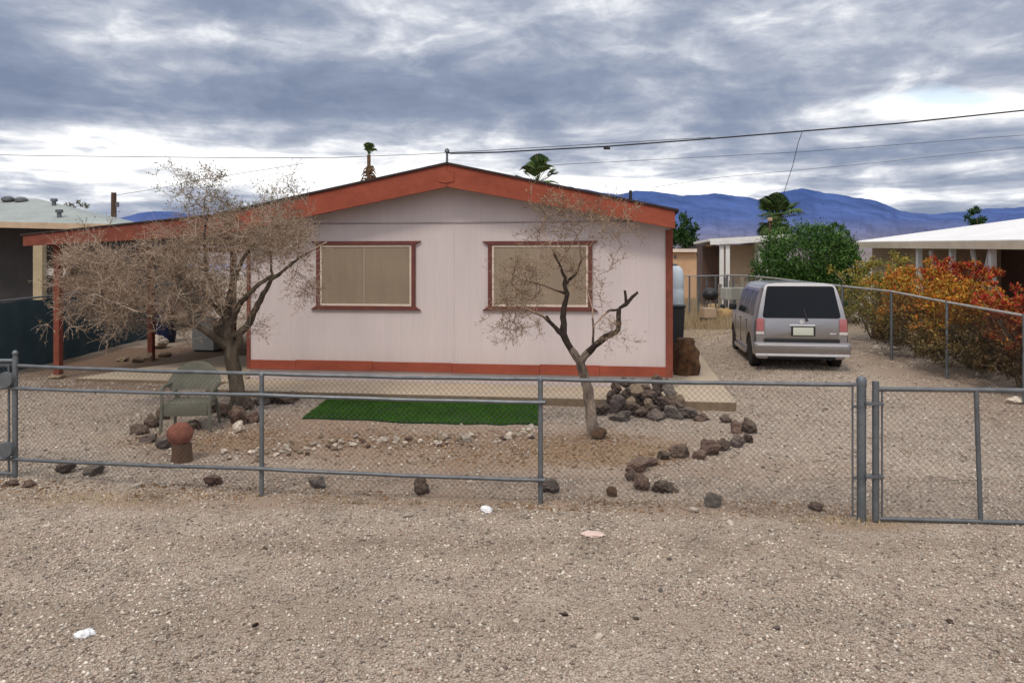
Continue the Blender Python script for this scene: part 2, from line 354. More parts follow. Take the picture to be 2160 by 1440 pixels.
sun = bpy.data.lights.new('sun', 'SUN'); sun.energy = 1.5; sun.angle = R(11); sun.color = (1, .90, .78)
so = bpy.data.objects.new('sun', sun); COL.objects.link(so)
sd = Vector((math.sin(SUN_AZ) * math.cos(SUN_EL), math.cos(SUN_AZ) * math.cos(SUN_EL), math.sin(SUN_EL)))
so.rotation_euler = sd.to_track_quat('Z', 'Y').to_euler(); so.location = sd * 50

cam = bpy.data.cameras.new('camera'); co = bpy.data.objects.new('camera', cam); COL.objects.link(co); scene.camera = co
co.location = (0, 0, H); co.rotation_euler = (R(90), 0, 0); cam.sensor_width = 36; cam.lens = F / 2160 * 36; cam.shift_y = -(720 - HZ) / 2160
cam.clip_start = .1; cam.clip_end = 20000
scene.view_settings.view_transform = 'Standard'; scene.view_settings.look = 'None'; scene.view_settings.exposure = 0; scene.view_settings.gamma = 1
scene.cycles.max_bounces = 6; scene.cycles.use_denoising = True; scene.cycles.denoiser = 'OPENIMAGEDENOISE'; scene.cycles.denoising_input_passes = 'RGB_ALBEDO_NORMAL'; scene.cycles.denoising_prefilter = 'ACCURATE'

# ------------------------------------------------------------------ ground
def zones():
    t = NT('desert_gravel_ground'); P = t.pos(); sep = t.node('ShaderNodeSeparateXYZ'); t.link(P, sep.inputs[0])
    vor = t.node('ShaderNodeTexVoronoi'); vor.inputs['Scale'].default_value = 85; t.link(P, vor.inputs['Vector'])
    bw = t.node('ShaderNodeRGBToBW'); t.link(vor.outputs['Color'], bw.inputs[0])
    stones = t.ramp(bw.outputs[0], [(.12, (.22, .178, .143)), (.38, (.37, .302, .245)), (.6, (.43, .352, .287)), (.86, (.58, .50, .42))])
    vor2 = t.node('ShaderNodeTexVoronoi'); vor2.inputs['Scale'].default_value = 21; t.link(P, vor2.inputs['Vector'])
    bw2 = t.node('ShaderNodeRGBToBW'); t.link(vor2.outputs['Color'], bw2.inputs[0])
    stones = t.mix(.35, stones, t.ramp(bw2.outputs[0], [(.15, .8), (.8, 1.2)]), 'MULTIPLY')
    big = t.noise(P, .35, 5, .6)
    stones = t.mix(.55, stones, t.ramp(big, [(.3, (.74, .71, .67)), (.7, (1.16, 1.14, 1.1))]), 'MULTIPLY')
    dn = t.noise(P, 1.3, 6, .65)
    def ell(cx, cy, rx, ry, soft=.5):
        m = t.mapping(P, (1 / rx, 1 / ry, 0), (-cx / rx, -cy / ry, 0)); l = t.node('ShaderNodeVectorMath', operation='LENGTH'); t.link(m, l.inputs[0])
        d = t.math('ADD', l.outputs['Value'], t.math('MULTIPLY', t.math('SUBTRACT', dn, .5), 1.5))
        mr = t.node('ShaderNodeMapRange'); mr.inputs[1].default_value = 1 + soft * .5; mr.inputs[2].default_value = 1 - soft; t.link(d, mr.inputs[0]); return mr.outputs[0]
    col = stones
    speck = t.ramp(t.noise(P, 34, 3, .7), [(.3, .72), (.7, 1.3)])
    red = t.mix(.8, (.32, .22, .155), speck, 'MULTIPLY'); org = t.mix(.8, (.31, .205, .12), speck, 'MULTIPLY'); dirt = t.mix(.8, (.20, .13, .088), speck, 'MULTIPLY')
    def lay(cx, cy, rx, ry, c, a, soft=.5):
        nonlocal col
        col = t.mix(t.math('MULTIPLY', ell(cx, cy, rx, ry, soft), a), col, c)
    lay(-.9, 10.0, 3.2, 1.15, red, .8); lay(1.1, 9.7, 1.0, .75, org, .8); lay(-2.6, 11.0, 1.3, .9, red, .85); lay(-3.6, 9.9, 1.0, .8, dirt, .55)
    lay(-3.9, 10.2, 1.2, .6, org, .55); lay(-1.6, 7.75, 3.6, .33, red, .6); lay(-4.2, 7.9, 1.3, .3, org, .35); lay(2.2, 7.5, 1.6, .25, red, .6); lay(3.1, 7.1, .6, .2, org, .6)
    lay(0.1, 7.55, .6, .14, org, .55); lay(-.2, 9.1, 1.3, .35, org, .5); lay(-.5, 8.5, 2.8, .5, red, .55); lay(2.6, 8.9, 1.5, .5, red, .3)
    lay(-7.2, 17.3, 3.2, 3.2, dirt, .92, .3); lay(-6.9, 13.9, 2.3, .5, dirt, .7); lay(7.4, 13.5, 1.0, 4.2, red, .5); lay(5.8, 23.5, 4.0, 3.4, t.mix(.9, (.36, .275, .17), speck, 'MULTIPLY'), .8)
    lay(-3, 5.2, 4.5, .35, t.mix(.8, (.30, .235, .175), speck, 'MULTIPLY'), .65); lay(2.5, 6.3, 5, .3, t.mix(.8, (.42, .345, .265), speck, 'MULTIPLY'), .6); lay(-1, 6.6, 6, .22, t.mix(.8, (.29, .225, .165), speck, 'MULTIPLY'), .6)
    # desert plain beyond the houses, distance haze painted into its colour
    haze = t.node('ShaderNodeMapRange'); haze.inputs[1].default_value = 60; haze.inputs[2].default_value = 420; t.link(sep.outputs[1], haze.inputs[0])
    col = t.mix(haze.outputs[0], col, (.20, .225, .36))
    h = t.math('ADD', t.math('MULTIPLY', vor.outputs['Distance'], -1.), t.math('MULTIPLY', t.noise(P, 14, 4), .8))
    t.bump(h, .7, .02)
    return t.out(col, .92, 0, .15)
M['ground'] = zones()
xs = np.unique(np.concatenate([np.linspace(-14, 14, 190), np.linspace(-60, 60, 60), np.array([-6000, -3000, -1200, -500, -200, 200, 500, 1200, 3000, 6000])]))
ys = np.unique(np.concatenate([np.linspace(-6, 3, 10), np.linspace(3, 20, 150), np.linspace(20, 40, 45), np.array([45, 60, 90, 150, 300, 600, 1200, 2500, 5000, -40, -200])]))
gv = [(x, y, gz(x, y)) for y in ys for x in xs]; nx = len(xs)
gf = [(j * nx + i, j * nx + i + 1, (j + 1) * nx + i + 1, (j + 1) * nx + i) for j in range(len(ys) - 1) for i in range(nx - 1)]
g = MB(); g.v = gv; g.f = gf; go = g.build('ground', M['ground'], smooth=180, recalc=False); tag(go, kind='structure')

# loose gravel lying on the ground
def inside(poly, x, y):
    c = False; n = len(poly)
    for i in range(n):
        x1, y1 = poly[i]; x2, y2 = poly[(i + 1) % n]
        if (y1 > y) != (y2 > y) and x < (x2 - x1) * (y - y1) / (y2 - y1) + x1: c = not c
    return c
SLAB = [HS(*p).to_2d()[:] for p in [(-.12, -1.22), (8.25, -1.22), (8.25, 12), (7.3, 12), (7.3, 0), (-.12, 0)]]
CSLAB = [HS(*p).to_2d()[:] for p in [(-3.15, -.28), (-.12, -.28), (-.12, 9), (-2.2, 9), (-2.35, 2.7), (-2.95, .9)]]
TURF = [G(637, 885).to_2d()[:], G(1136, 897).to_2d()[:], G(1142, 842).to_2d()[:], G(702, 836).to_2d()[:]]
base = np.array([[1, 0, 0], [0, 1, 0], [-1, 0, 0], [0, -1, 0], [0, 0, 1], [0, 0, -1]], float)
bf = np.array([[0, 1, 4], [1, 2, 4], [2, 3, 4], [3, 0, 4], [1, 0, 5], [2, 1, 5], [3, 2, 5], [0, 3, 5]])
def scatter_pebbles(name, n, y0, y1, s0, s1, mat, pred=None, px0=-350, px1=2510):
    P = []
    while len(P) < n:
        # even density over the ground between two distances
        y = math.sqrt(rnd.random() * (y1 * y1 - y0 * y0) + y0 * y0); px = rnd.uniform(px0, px1); x = (px - CX) / F * y
        if name == 'yard_gravel' and (((x + .7) / 3.3) ** 2 + ((y - 9.9) / 1.3) ** 2) < 1 and rnd.random() < .6: continue
        if y > 9.8 and (inside(SLAB, x, y) or inside(CSLAB, x, y) or inside(TURF, x, y)): continue
        if pred and not pred(x, y): continue
        if mnoise.noise((x * .8, y * 1.3, 7.7)) + .5 * mnoise.noise((x * 2.6, y * 3.1, 1.7)) < rnd.uniform(-.8, .2): continue
        P.append((x, y, gz(x, y)))
    P = np.array(P); n = len(P)
    s = s0 * (s1 / s0) ** (nrs.rand(n) ** 2.8)
    ang = nrs.rand(n) * 6.283; sx = s * (.7 + .7 * nrs.rand(n)); sy = s * (.6 + .5 * nrs.rand(n)); sz = s * (.35 + .4 * nrs.rand(n))
    v = base[None] * (1 + .5 * (nrs.rand(n, 6, 1) - .5)) + .25 * (nrs.rand(n, 6, 3) - .5)
    v = v * np.stack([sx, sy, sz], 1)[:, None]
    c, d = np.cos(ang)[:, None], np.sin(ang)[:, None]
    x = v[..., 0] * c - v[..., 1] * d; y = v[..., 0] * d + v[..., 1] * c
    v = np.stack([x, y, v[..., 2]], 2) + P[:, None] + np.stack([0 * sz, 0 * sz, sz * .35], 1)[:, None]
    f = (bf[None] + (np.arange(n) * 6)[:, None, None]).reshape(-1, 3)
    return npmesh(name, v.reshape(-1, 3), f, mat)
tag(scatter_pebbles('gravel', 190000, 4.3, 8.6, .0042, .019, M['gravel']), 'loose grey beige gravel on the ground in front of the chain link fence', 'gravel', kind='stuff')
tag(scatter_pebbles('yard_gravel', 105000, 8.4, 27, .010, .028, M['gravel'], lambda x, y: not (x > 8.3) and not (HL(Vector((x, y, 0)))[0] < -.1 and HL(Vector((x, y, 0)))[1] > -.1)), 'coarse gravel covering the yard and driveway behind the chain link fence', 'gravel', kind='stuff')
def litter_pred(x, y):
    return (abs((x - 1.1) / 1.1) ** 2 + abs((y - 9.7) / .85) ** 2 < 1) or (abs((x + .8) / 3.0) ** 2 + abs((y - 9.9) / 1.0) ** 2 < rnd.random()) or (abs(y - (7.75 - .1 * x)) < .22 and rnd.random() < .8 and -5.5 < x < 3.3) or (abs((x + 3.9) / 1.3) ** 2 + abs((y - 10.3) / .7) ** 2 < rnd.random())
tag(scatter_pebbles('leaf_litter', 9000, 7.0, 11.4, .008, .026, M['litterleaf'], litter_pred), 'brown leaf litter and bark bits scattered over the yard soil', 'leaf litter', kind='stuff')

# ------------------------------------------------------------------ hills
prof = [(-700, 452), (-200, 458), (0, 468), (180, 466), (250, 461), (290, 450), (325, 445), (360, 446), (410, 452), (480, 462), (600, 455), (800, 440), (1000, 420), (1120, 402), (1200, 394), (1250, 403), (1300, 411), (1340, 402), (1380, 403), (1440, 413), (1510, 408), (1560, 414), (1600, 421), (1650, 405), (1690, 397), (1740, 407), (1800, 416), (1850, 424), (1900, 444), (1960, 452), (2000, 449), (2030, 447), (2080, 440), (2160, 437), (2400, 425), (2900, 450)]
px_ = [p[0] for p in prof]; py_ = [p[1] for p in prof]
hx = np.arange(-700, 2900, 5.0); rows = 46
hv = []
for j in range(rows + 6):
    for x in hx:
        top = HZ - np.interp(x, px_, py_) + 1.8 * mnoise.noise((x * .035, 1.7, .3)) + 1.0 * mnoise.noise((x * .11, 5.7, .3)) + .6 * mnoise.noise((x * .3, 5.7, .3))
        tt = j / rows
        if j <= rows:
            Y = 700 + 2300 * tt
            e = top * (tt ** 1.1)
            e += (1 - tt) * tt * 42 * (mnoise.noise((x * .022, tt * 1.6, 4.2)) + .6 * mnoise.noise((x * .06, tt * 3, 9.2)) + .5 * mnoise.noise((x * .16, tt * 5, 2.2)) + .25 * mnoise.noise((x * .4, tt * 9, 2.2)))
            e = min(e, top * (.985 if tt < .96 else 1.0)) - (1 - tt) * 1.3
        else:
            Y = 3000 + 260 * (j - rows); e = top * (1 - (j - rows) * .12)
        hv.append(((x - CX) / F * Y, Y, H + e * Y / F - 3 * (1 - tt if tt < 1 else 0)))
n_ = len(hx); hb = MB(); hb.v = hv; hb.f = [(j * n_ + i, j * n_ + i + 1, (j + 1) * n_ + i + 1, (j + 1) * n_ + i) for j in range(rows + 5) for i in range(n_ - 1)]
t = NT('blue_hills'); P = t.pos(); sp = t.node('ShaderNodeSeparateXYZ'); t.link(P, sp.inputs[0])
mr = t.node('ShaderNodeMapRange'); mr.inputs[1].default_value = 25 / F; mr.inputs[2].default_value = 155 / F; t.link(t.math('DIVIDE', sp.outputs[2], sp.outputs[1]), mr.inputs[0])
c_ = t.ramp(mr.outputs[0], [(0, (.22, .185, .185)), (.25, (.14, .145, .225)), (.55, (.075, .115, .275)), (1, (.052, .095, .25))])  # aerial haze painted into the base colour, lavender low down and bluer above
c_ = t.mix(.6, c_, t.ramp(t.noise(t.mapping(P, (.009, .002, .02)), 1, 9, .68), [(.3, .5), (.7, 1.5)]), 'MULTIPLY')  # stretched colour noise paints in the shading of ridges and gullies
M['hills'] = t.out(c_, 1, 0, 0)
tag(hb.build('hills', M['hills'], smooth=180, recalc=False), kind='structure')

# ------------------------------------------------------------------ concrete
def slab(name, poly, z1, mat, zf=None):
    b = MB(); b.prism([tuple(p) for p in poly], -.2, O.z + z1, 'z'); o = b.build(name, mat, bevel=.012); tag(o, kind='structure'); return o
slab('pavement', SLAB, .10, M['concrete'])
slab('carport_pavement', CSLAB, .085, M['concrete'])

# ------------------------------------------------------------------ main house
home = empty('mobile_home', O, -A, 'pale pink gable ended manufactured home with brick red fascia and two screened windows', 'house')
WID = FP(1414, 700)[0]; EZ_R = FP(1405, 470, 0)[1]
DEP = 13.5
pk = FP(943, 372, 0); la = FP(520, 475, 0); ra = FP(1414, 475, 0)
zt = .44; zb = .29      # red band
wall = MB(); poly = [(0, zb), (WID, zb), (WID, ra[1]), (pk[0], pk[1]), (0, la[1])]
wall.prism(poly, 0, DEP)
wall.build('wall', M['pink'], home)
sk = MB(); sk.box(.03, WID - .03, .02, DEP - .02, .05, zb - .002); sk.build('skirting', M['pink'], home)
bd = MB(); xj = [0, .9, 2.3, 3.7, 5.2, 6.2, WID]
for i in range(len(xj) - 1):
    bd.box(xj[i] + .002, xj[i + 1] - .002, -.022 - .003 * (i % 2), -.001, zb - .012 + .004 * (i % 3), zt + .006 * ((i * 2) % 3))
bd.build('base_board', M['red'], home, bevel=.004)
for x0, x1 in ((-.012, .05), (WID - .075, WID + .04)):
    b = MB(); b.box(x0, x1, -.028, .05, zb - .01, ra[1] - .08); b.build('corner_trim', M['redpost'], home, bevel=.004)
seam = MB(); u0, zs = FP(957, 470); seam.box(u0 - .012, u0 + .012, -.006, .01, zt, pk[1] - .25)
seam.build('batten', M['pink'], home)
seam = MB(); seam.box(.06, WID - .06, -.012, .01, zs - .012, zs + .012)
t = NT('seam_shade'); M['seam'] = pm('seam_flashing', (.36, .30, .30), (.3, .25, .25), 3, .7)
seam.build('flashing', M['seam'], home)
# fascia and roof
OV = -.42
def fp(px, py): return FP(px, py, OV)
top = [fp(455, 455), fp(943, 347), fp(1424, 445)]; bot = [fp(455, 498), fp(943, 394), fp(1424, 482)]
fa = MB(); fa.prism([bot[0], (bot[1][0] - .003, bot[1][1]), (top[1][0] - .003, top[1][1]), top[0]], OV, OV + .045); fa.build('fascia', M['red'], home, bevel=.004)
fa = MB(); fa.prism([(bot[1][0] + .003, bot[1][1]), bot[2], top[2], (top[1][0] + .003, top[1][1])], OV, OV + .045); fa.build('fascia', M['red'], home, bevel=.004)
b = MB(); c0 = fp(941, 372); b.prism([(c0[0] - .13, c0[1] - .09), (c0[0], c0[1] - .11), (c0[0] + .13, c0[1] - .09), (c0[0] + .13, c0[1] + .06), (c0[0], c0[1] + .1), (c0[0] - .13, c0[1] + .06)], OV - .014, OV - .002); b.build('gable_plate', M['red'], home, bevel=.003)
th = .035
roof = MB()
rl = [(top[0][0] - .03, top[0][1] + .002), (top[1][0], top[1][1] + .003), (top[2][0] + .06, top[2][1] - .008)]
roof.prism([rl[0], rl[1], rl[2], (rl[2][0], rl[2][1] + th), (rl[1][0], rl[1][1] + th), (rl[0][0], rl[0][1] + th)], OV - .03, DEP + .4)
roof.build('roof', M['shingle'], home)
sf = MB(); sf.prism([(rl[0][0] + .05, rl[0][1] - .06), (rl[1][0], rl[1][1] - .06), (rl[2][0] - .08, rl[2][1] - .05), (rl[2][0] - .08, rl[2][1] - .004), (rl[1][0], rl[1][1] - .004), (rl[0][0] + .05, rl[0][1] - .004)], OV + .047, DEP + .35)
sf.build('soffit', M['redpost'], home)
b = MB(); b.box(top[2][0] - .04, top[2][0], OV + .047, DEP + .38, bot[2][1] + .03, top[2][1] - .01); b.build('fascia', M['red'], home)
# windows
def house_window(xa, ya, xb, yb):
    (a, zt_), (c, zb_) = FP(xa, ya), FP(xb, yb)
    wn_ = empty('window', (0, 0, 0)); wn_.parent = home
    fr = MB(); h = .065; e = .10
    for (p, q_) in (((a - h, zb_), (a, zt_)), ((c, zb_), (c + h, zt_))):
        fr.box(p[0], q_[0], -.045, -.001, p[1] + .001, q_[1] - .001)
    fr.prism([(a - h - e, zt_ + h), (a - h, zt_), (c + h, zt_), (c + h + e, zt_ + h)], -.05, -.001)
    fr.prism([(a - h - e, zb_ - h), (c + h + e, zb_ - h), (c + h, zb_), (a - h, zb_)], -.05, -.001)
    fr.build('frame', M['brown'], wn_, bevel=.004)
    inr = MB(); k = .036
    inr.box(a + .002, c - .002, -.03, -.002, zt_ - k, zt_ - .002); inr.box(a + .002, c - .002, -.03, -.002, zb_ + .002, zb_ + k)
    inr.box(a + .002, a + k, -.03, -.002, zb_ + k, zt_ - k); inr.box(c - k, c - .002, -.03, -.002, zb_ + k, zt_ - k)
    inr.build('sash', M['cream'], wn_, bevel=.003)
    s_ = MB(); s_.box(a + k, c - k, -.016, -.003, zb_ + k, zt_ - k); s_.build('screen', M['screen'], wn_)
    m_ = MB(); mid = (a + c) / 2 - .02; m_.box(mid - .014, mid + .014, -.022, -.0165, zb_ + k, zt_ - k); m_.build('mullion', M['mull'], wn_, bevel=.002)
house_window(676, 517, 869, 646); house_window(1038, 517, 1241, 648)
# service mast and roof vent pipe
mu, mz = FP(943, 322, 1.2); b = MB(); b.tube([(mu, 1.2, pk[1]), (mu, 1.2, mz + .02)], .022, 8); b.lathe([(.022, mz), (.05, mz + .01), (.04, mz + .06), (.01, mz + .08)], 10, (mu, 1.2, 0)); b.build('service_mast', M['galvdark'], home, smooth=40)
pu, pz = FP(1330, 402, 3.0); b = MB(); b.tube([(pu, 3, 2.6), (pu, 3, pz)], .035, 10); b.build('vent_pipe', M['cable'], home, smooth=40)

# ------------------------------------------------------------------ carport
cp = empty('carport', HS(-3.3, 0), -A, 'open carport with brick red fascia joined to the left of the pink home', 'carport')
cpl = lambda p: (p[0] + 3.3, p[1])
ctop = [cpl(fp(48, 497)), cpl(fp(454, 455))]; cbot = [cpl(fp(48, 519)), cpl(fp(454, 497))]
b = MB(); b.prism([cbot[0], cbot[1], ctop[1], ctop[0]], OV + .003, OV + .042); b.build('fascia', M['redpost'], cp, bevel=.004)
b = MB(); b.prism([(ctop[0][0] - .04, ctop[0][1]), (ctop[1][0] - .035, ctop[1][1] + .002), (ctop[1][0] - .035, ctop[1][1] + .03), (ctop[0][0] - .04, ctop[0][1] + .03)], OV - .02, 10.5); b.build('roof', M['shingle'], cp)
b = MB(); b.prism([(ctop[0][0], ctop[0][1] - .05), (ctop[1][0] - .04, ctop[1][1] - .05), (ctop[1][0] - .04, ctop[1][1] - .003), (ctop[0][0], ctop[0][1] - .003)], OV + .045, 10.4); b.build('soffit', M['brownwall'], cp)
def roofz(u): return cbot[0][1] + (cbot[1][1] - cbot[0][1]) * (u - cbot[0][0]) / (cbot[1][0] - cbot[0][0])
for (u, v_) in ((FP(123, 700, .05)[0] + 3.3, .05), (FP(319, 700, 2.6)[0] + 3.3, 2.6), (.1, 5.6), (.1, 8.6)):
    b = MB(); b.box(u - .058, u + .058, v_ - .058, v_ + .058, -.05, roofz(u) + .03); b.build('post', M['redpost'], cp, bevel=.006)
b = MB(); b.box(-.5, 3.1, 2.5, 2.6, roofz(.2) - .12, roofz(.2) - .02); b.build('beam', M['redpost'], cp)

# ------------------------------------------------------------------ rocks
ROCKS = []
for k in range(12):
    bm = bmesh.new(); bmesh.ops.create_icosphere(bm, subdivisions=4, radius=1); r_ = random.Random(40 + k)
    planes = [(Vector((r_.uniform(-1, 1), r_.uniform(-1, 1), r_.uniform(-.7, 1))).normalized(), r_.uniform(.5, .82)) for _ in range(14)]
    off_ = Vector((k * 7.3, k * 1.7, 0))
    for v in bm.verts:
        d = v.co.normalized(); rr = 1.05
        for n, dist in planes:
            c = d.dot(n)
            if c > .01: rr = min(rr, dist / c)
        p = d * rr
        rr += .16 * mnoise.noise(p * 1.8 + off_) + .10 * mnoise.noise(p * 4.2 + off_) + .055 * mnoise.noise(p * 9 + off_) + .03 * mnoise.noise(p * 19 + off_)
        v.co = d * rr
    me = bpy.data.meshes.new('rock_shape'); bm.to_mesh(me); bm.free(); me.shade_smooth(); me.set_sharp_from_angle(angle=R(28)); ROCKS.append(me)
MATROCK = {}
def rock(px, py, w, h, label, mat='rock', group=None, cat='rock', name='rock', z=None, Y=None, sink=.36, yaw=None):
    """centre of the foot given by the survey, width and height in metres"""
    k = rnd.randrange(len(ROCKS)); key = (k, mat)
    if key not in MATROCK:
        me = ROCKS[k].copy(); me.materials.append(M[mat]); MATROCK[key] = me
    o = bpy.data.objects.new(name, MATROCK[key]); COL.objects.link(o)
    if Y is None: p = G(px, py)
    else: p = W(px, py, Y)
    o.scale = (w * .56, w * rnd.uniform(.42, .56), h * .58); o.rotation_euler = (rnd.uniform(-.25, .25), rnd.uniform(-.25, .25), rnd.uniform(0, 6.28) if yaw is None else yaw)
    o.location = p + Vector((0, 0, h * .5 - h * sink * .5 if Y is None else 0))
    return tag(o, label, cat, group)
g1 = 'rocks of the winding border'
s_ = lambda py: (py - HZ) / H
for px, py, wp, hp, mt, lb in [
    (1532, 890, 30, 16, 'rock', 'small brown rock linking the rock heap to the winding border'),
    (1553, 910, 42, 26, 'rockred', 'brown rock at the upper inside of the winding border bend'),
    (1581, 912, 42, 32, 'rock', 'dark block of rock at the far right bend of the winding border'),
    (1577, 932, 26, 20, 'rock', 'small dark rock just under the far right bend of the winding border'),
    (1556, 940, 44, 26, 'rockpurple', 'purplish grey rock below the far right bend of the winding border'),
    (1527, 948, 38, 24, 'rock', 'flat brown rock midway between the bend and the reddish rock'),
    (1496, 958, 50, 36, 'rockred', 'large reddish rock in the middle run of the winding border'),
    (1474, 967, 30, 20, 'rockred', 'small reddish rock leaning on the left of the large reddish rock'),
    (1430, 962, 46, 26, 'rock', 'dark brown hump of rock right of the gap in the winding border'),
    (1400, 968, 32, 20, 'rock', 'small dark rock touching the dark brown hump of the border'),
    (1372, 982, 34, 20, 'rockred', 'thin brown rock at the top of the left bend of the border'),
    (1342, 994, 54, 32, 'rockred', 'large brown grey rock at the left bend of the winding border'),
    (1329, 1012, 32, 22, 'rock', 'small dark rock below the left bend of the winding border'),
    (1354, 1032, 46, 34, 'rockred', 'reddish brown rock near the lower end of the winding border'),
    (1400, 1037, 58, 26, 'rock', 'low dark rock ending the winding border on the gravel')]:
    rock(px, py, wp / s_(py), hp / s_(py) * 1.12, lb, mt, g1)
g2 = 'rocks spaced along the inside of the front fence'
for px, py, wp, hp, mt, lb in [
    (135, 996, 48, 28, 'rockpurple', 'purplish rock under the bottom rail, leftmost of a pair'),
    (203, 998, 46, 28, 'rockgrey', 'grey rock under the bottom rail, right one of a pair'),
    (452, 1022, 46, 28, 'rockred', 'rounded reddish brown rock left of the thin fence post'),
    (671, 1028, 40, 32, 'rockgrey', 'dark grey block of rock under the bottom rail'),
    (890, 1038, 44, 36, 'rock', 'blackish rock with a hollow under the bottom rail'),
    (1157, 1037, 46, 26, 'rockpurple', 'rock partly behind the middle fence post'),
    (1505, 1066, 42, 34, 'rockgrey', 'round grey brown rock alone on the gravel below the winding border'),
    (1722, 1074, 40, 18, 'rock', 'flat brown rock near the thick gate post'),
    (24, 1024, 34, 14, 'rock', 'low dark rock at the foot of the ball topped post'),
    (62, 1026, 28, 13, 'rockred', 'flat brown rock right of the ball topped post')]:
    rock(px, py, wp / s_(py), hp / s_(py) * 1.12, lb, mt, g2)
rock(1291, 1047, .11, .13, 'small dark brown lump standing on the gravel left of the winding border', 'wood', cat='rock')
# heap by the small tree (zoomed survey: x = 1200 + a/7.2, y = 760 + b/7.2)
g3 = 'rocks heaped beside the bare tree'
heap = [(720, 640, 230, 290, 'rockpurple', 'tall purplish rock on the left face of the heap'), (1050, 450, 340, 190, 'rocktan', 'broad brown slab of rock near the top of the heap'),
        (930, 605, 190, 90, 'rocktan', 'small tan rock under the broad brown slab'), (970, 720, 240, 150, 'rock', 'dark rock low in the middle of the heap'),
        (1190, 650, 160, 140, 'rocktan', 'tan rock with a pale top in the middle of the heap'), (1290, 745, 190, 140, 'rock', None), (1310, 490, 180, 240, 'rock', 'dark upright rock right of the broad brown slab'),
        (1520, 470, 210, 170, 'rockgrey', 'grey rock with a pale top on the right of the heap'), (1440, 630, 220, 170, 'rock', None), (1680, 610, 200, 180, 'rocktan', 'brown rock with a pale face at the right shoulder of the heap'),
        (800, 860, 350, 180, 'rockgrey', 'wide grey rock at the front foot of the heap'), (1310, 830, 330, 170, 'rockpurple', 'wedge of purplish brown rock at the front foot of the heap'), (1590, 810, 270, 190, 'rockgrey', 'blue grey rock right of the wedge at the heap foot'),
        (1840, 800, 290, 210, 'rockpurple', 'mottled purple rock at the right foot of the heap'), (2020, 880, 260, 140, 'rockred', 'low brown rock trailing off the right end of the heap'), (500, 720, 230, 210, 'rock', 'brown rock against the trunk of the bare tree'),
        (720, 410, 190, 160, 'rock', None), (850, 340, 200, 150, 'rock', None), (985, 345, 200, 110, 'rockgrey', 'grey rock on the crest of the heap'), (1140, 345, 130, 80, 'rockpale', 'small pale rock on the crest of the heap'),
        (1350, 355, 190, 190, 'rock', 'black rock standing highest on the heap'), (1180, 540, 260, 180, 'rock', None), (860, 520, 200, 180, 'rock', None), (1560, 640, 220, 170, 'rock', None), (620, 540, 170, 160, 'rock', None), (1100, 780, 220, 150, 'rock', None),
        (820, 470, 40, 34, 'rockpale', None), (1530, 735, 110, 40, 'rockpale', None), (1180, 480, 260, 220, 'rock', None), (1480, 380, 200, 170, 'rock', None), (1700, 720, 180, 150, 'rock', None)]
for a, b_, w_, h_, mt, lb in heap:
    px, py = 1200 + a / 7.2, 760 + b_ / 7.2; Y = 11.15 + max(0, (893 - py)) * .0135; sc = F / Y
    base_lb = 'dark rock packed between the larger rocks of the heap' if mt == 'rock' else 'small pale chip of stone wedged in the heap'
    rock(px, py, w_ / 7.2 / sc * 1.12, max(h_ / 7.2 / sc * 1.2, .03), lb or base_lb, mt, g3, Y=Y)
for (a, b_, dz) in [(1000, 640, 0), (1250, 640, 0), (1450, 700, 0), (750, 700, 0), (1100, 560, 0), (1350, 560, 0), (1600, 700, 0)]:
    px, py = 1200 + a / 7.2, 760 + b_ / 7.2; Y = 11.5 + max(0, (893 - py)) * .013
    o = rock(px, py, .3, .3, 'dark rock packed between the larger rocks of the heap', 'rock', g3, Y=Y); o.location.z = .2
# stones round the larger tree and under the carport
g4 = 'rocks around the big tree'
for px, py, wp, hp, mt, lb in [
    (452, 868, 36, 26, 'rock', 'dark rock left of the big tree trunk'), (470, 878, 40, 30, 'rockred', 'reddish rock in front left of the big tree trunk'), (520, 862, 46, 26, 'rock', 'dark rock right of the big tree trunk'),
    (560, 852, 42, 24, 'rockpurple', 'dark rock behind the thin fence post'), (592, 850, 50, 22, 'rock', 'low dark rock right of the thin fence post'), (618, 845, 34, 20, 'rock', 'dark rock nearest the corner of the green turf'),
    (535, 890, 40, 24, 'rockred', 'reddish flat rock at the right foot of the big tree'), (502, 893, 52, 40, 'rockred', 'rust brown rock at the foot of the big tree'), (500, 911, 30, 24, 'rockpale', 'white rock in front of the big tree'),
    (296, 915, 44, 20, 'rock', 'dark rock at the left tip of the ring before the chair'), (322, 900, 36, 26, 'rock', 'dark rock in the ring just left of the chair'), (340, 884, 32, 26, 'rock', 'dark rock tucked behind the left front leg of the chair'),
    (345, 945, 46, 34, 'rockgrey', 'grey rounded rock left of the dark stump'), (318, 930, 44, 18, 'rockpurple', 'flat greyish rock in the ring left of the stump'), (410, 905, 40, 20, 'rock', 'dark rock under the front of the chair')]:
    rock(px, py, wp / s_(py), hp / s_(py) * 1.12, lb, mt, g4)
for px, py, wp, hp, mt, lb in [(258, 762, 26, 14, 'rocktan', 'small tan rock edging the carport floor, farthest left'), (290, 764, 24, 14, 'rocktan', 'small tan rock edging the carport floor beside the inner post'), (312, 760, 30, 20, 'rocktan', 'brown rock at the foot of the inner carport post'),
                               (336, 734, 36, 30, 'rockpale', 'round pale boulder behind the inner carport post'), (118, 797, 30, 12, 'rocktan', 'flat rock at the foot of the outer carport post'), (346, 752, 26, 12, 'rocktan', 'small rock right of the inner carport post')]:
    rock(px, py, wp / s_(py), hp / s_(py), lb, mt, 'rocks under the carport')
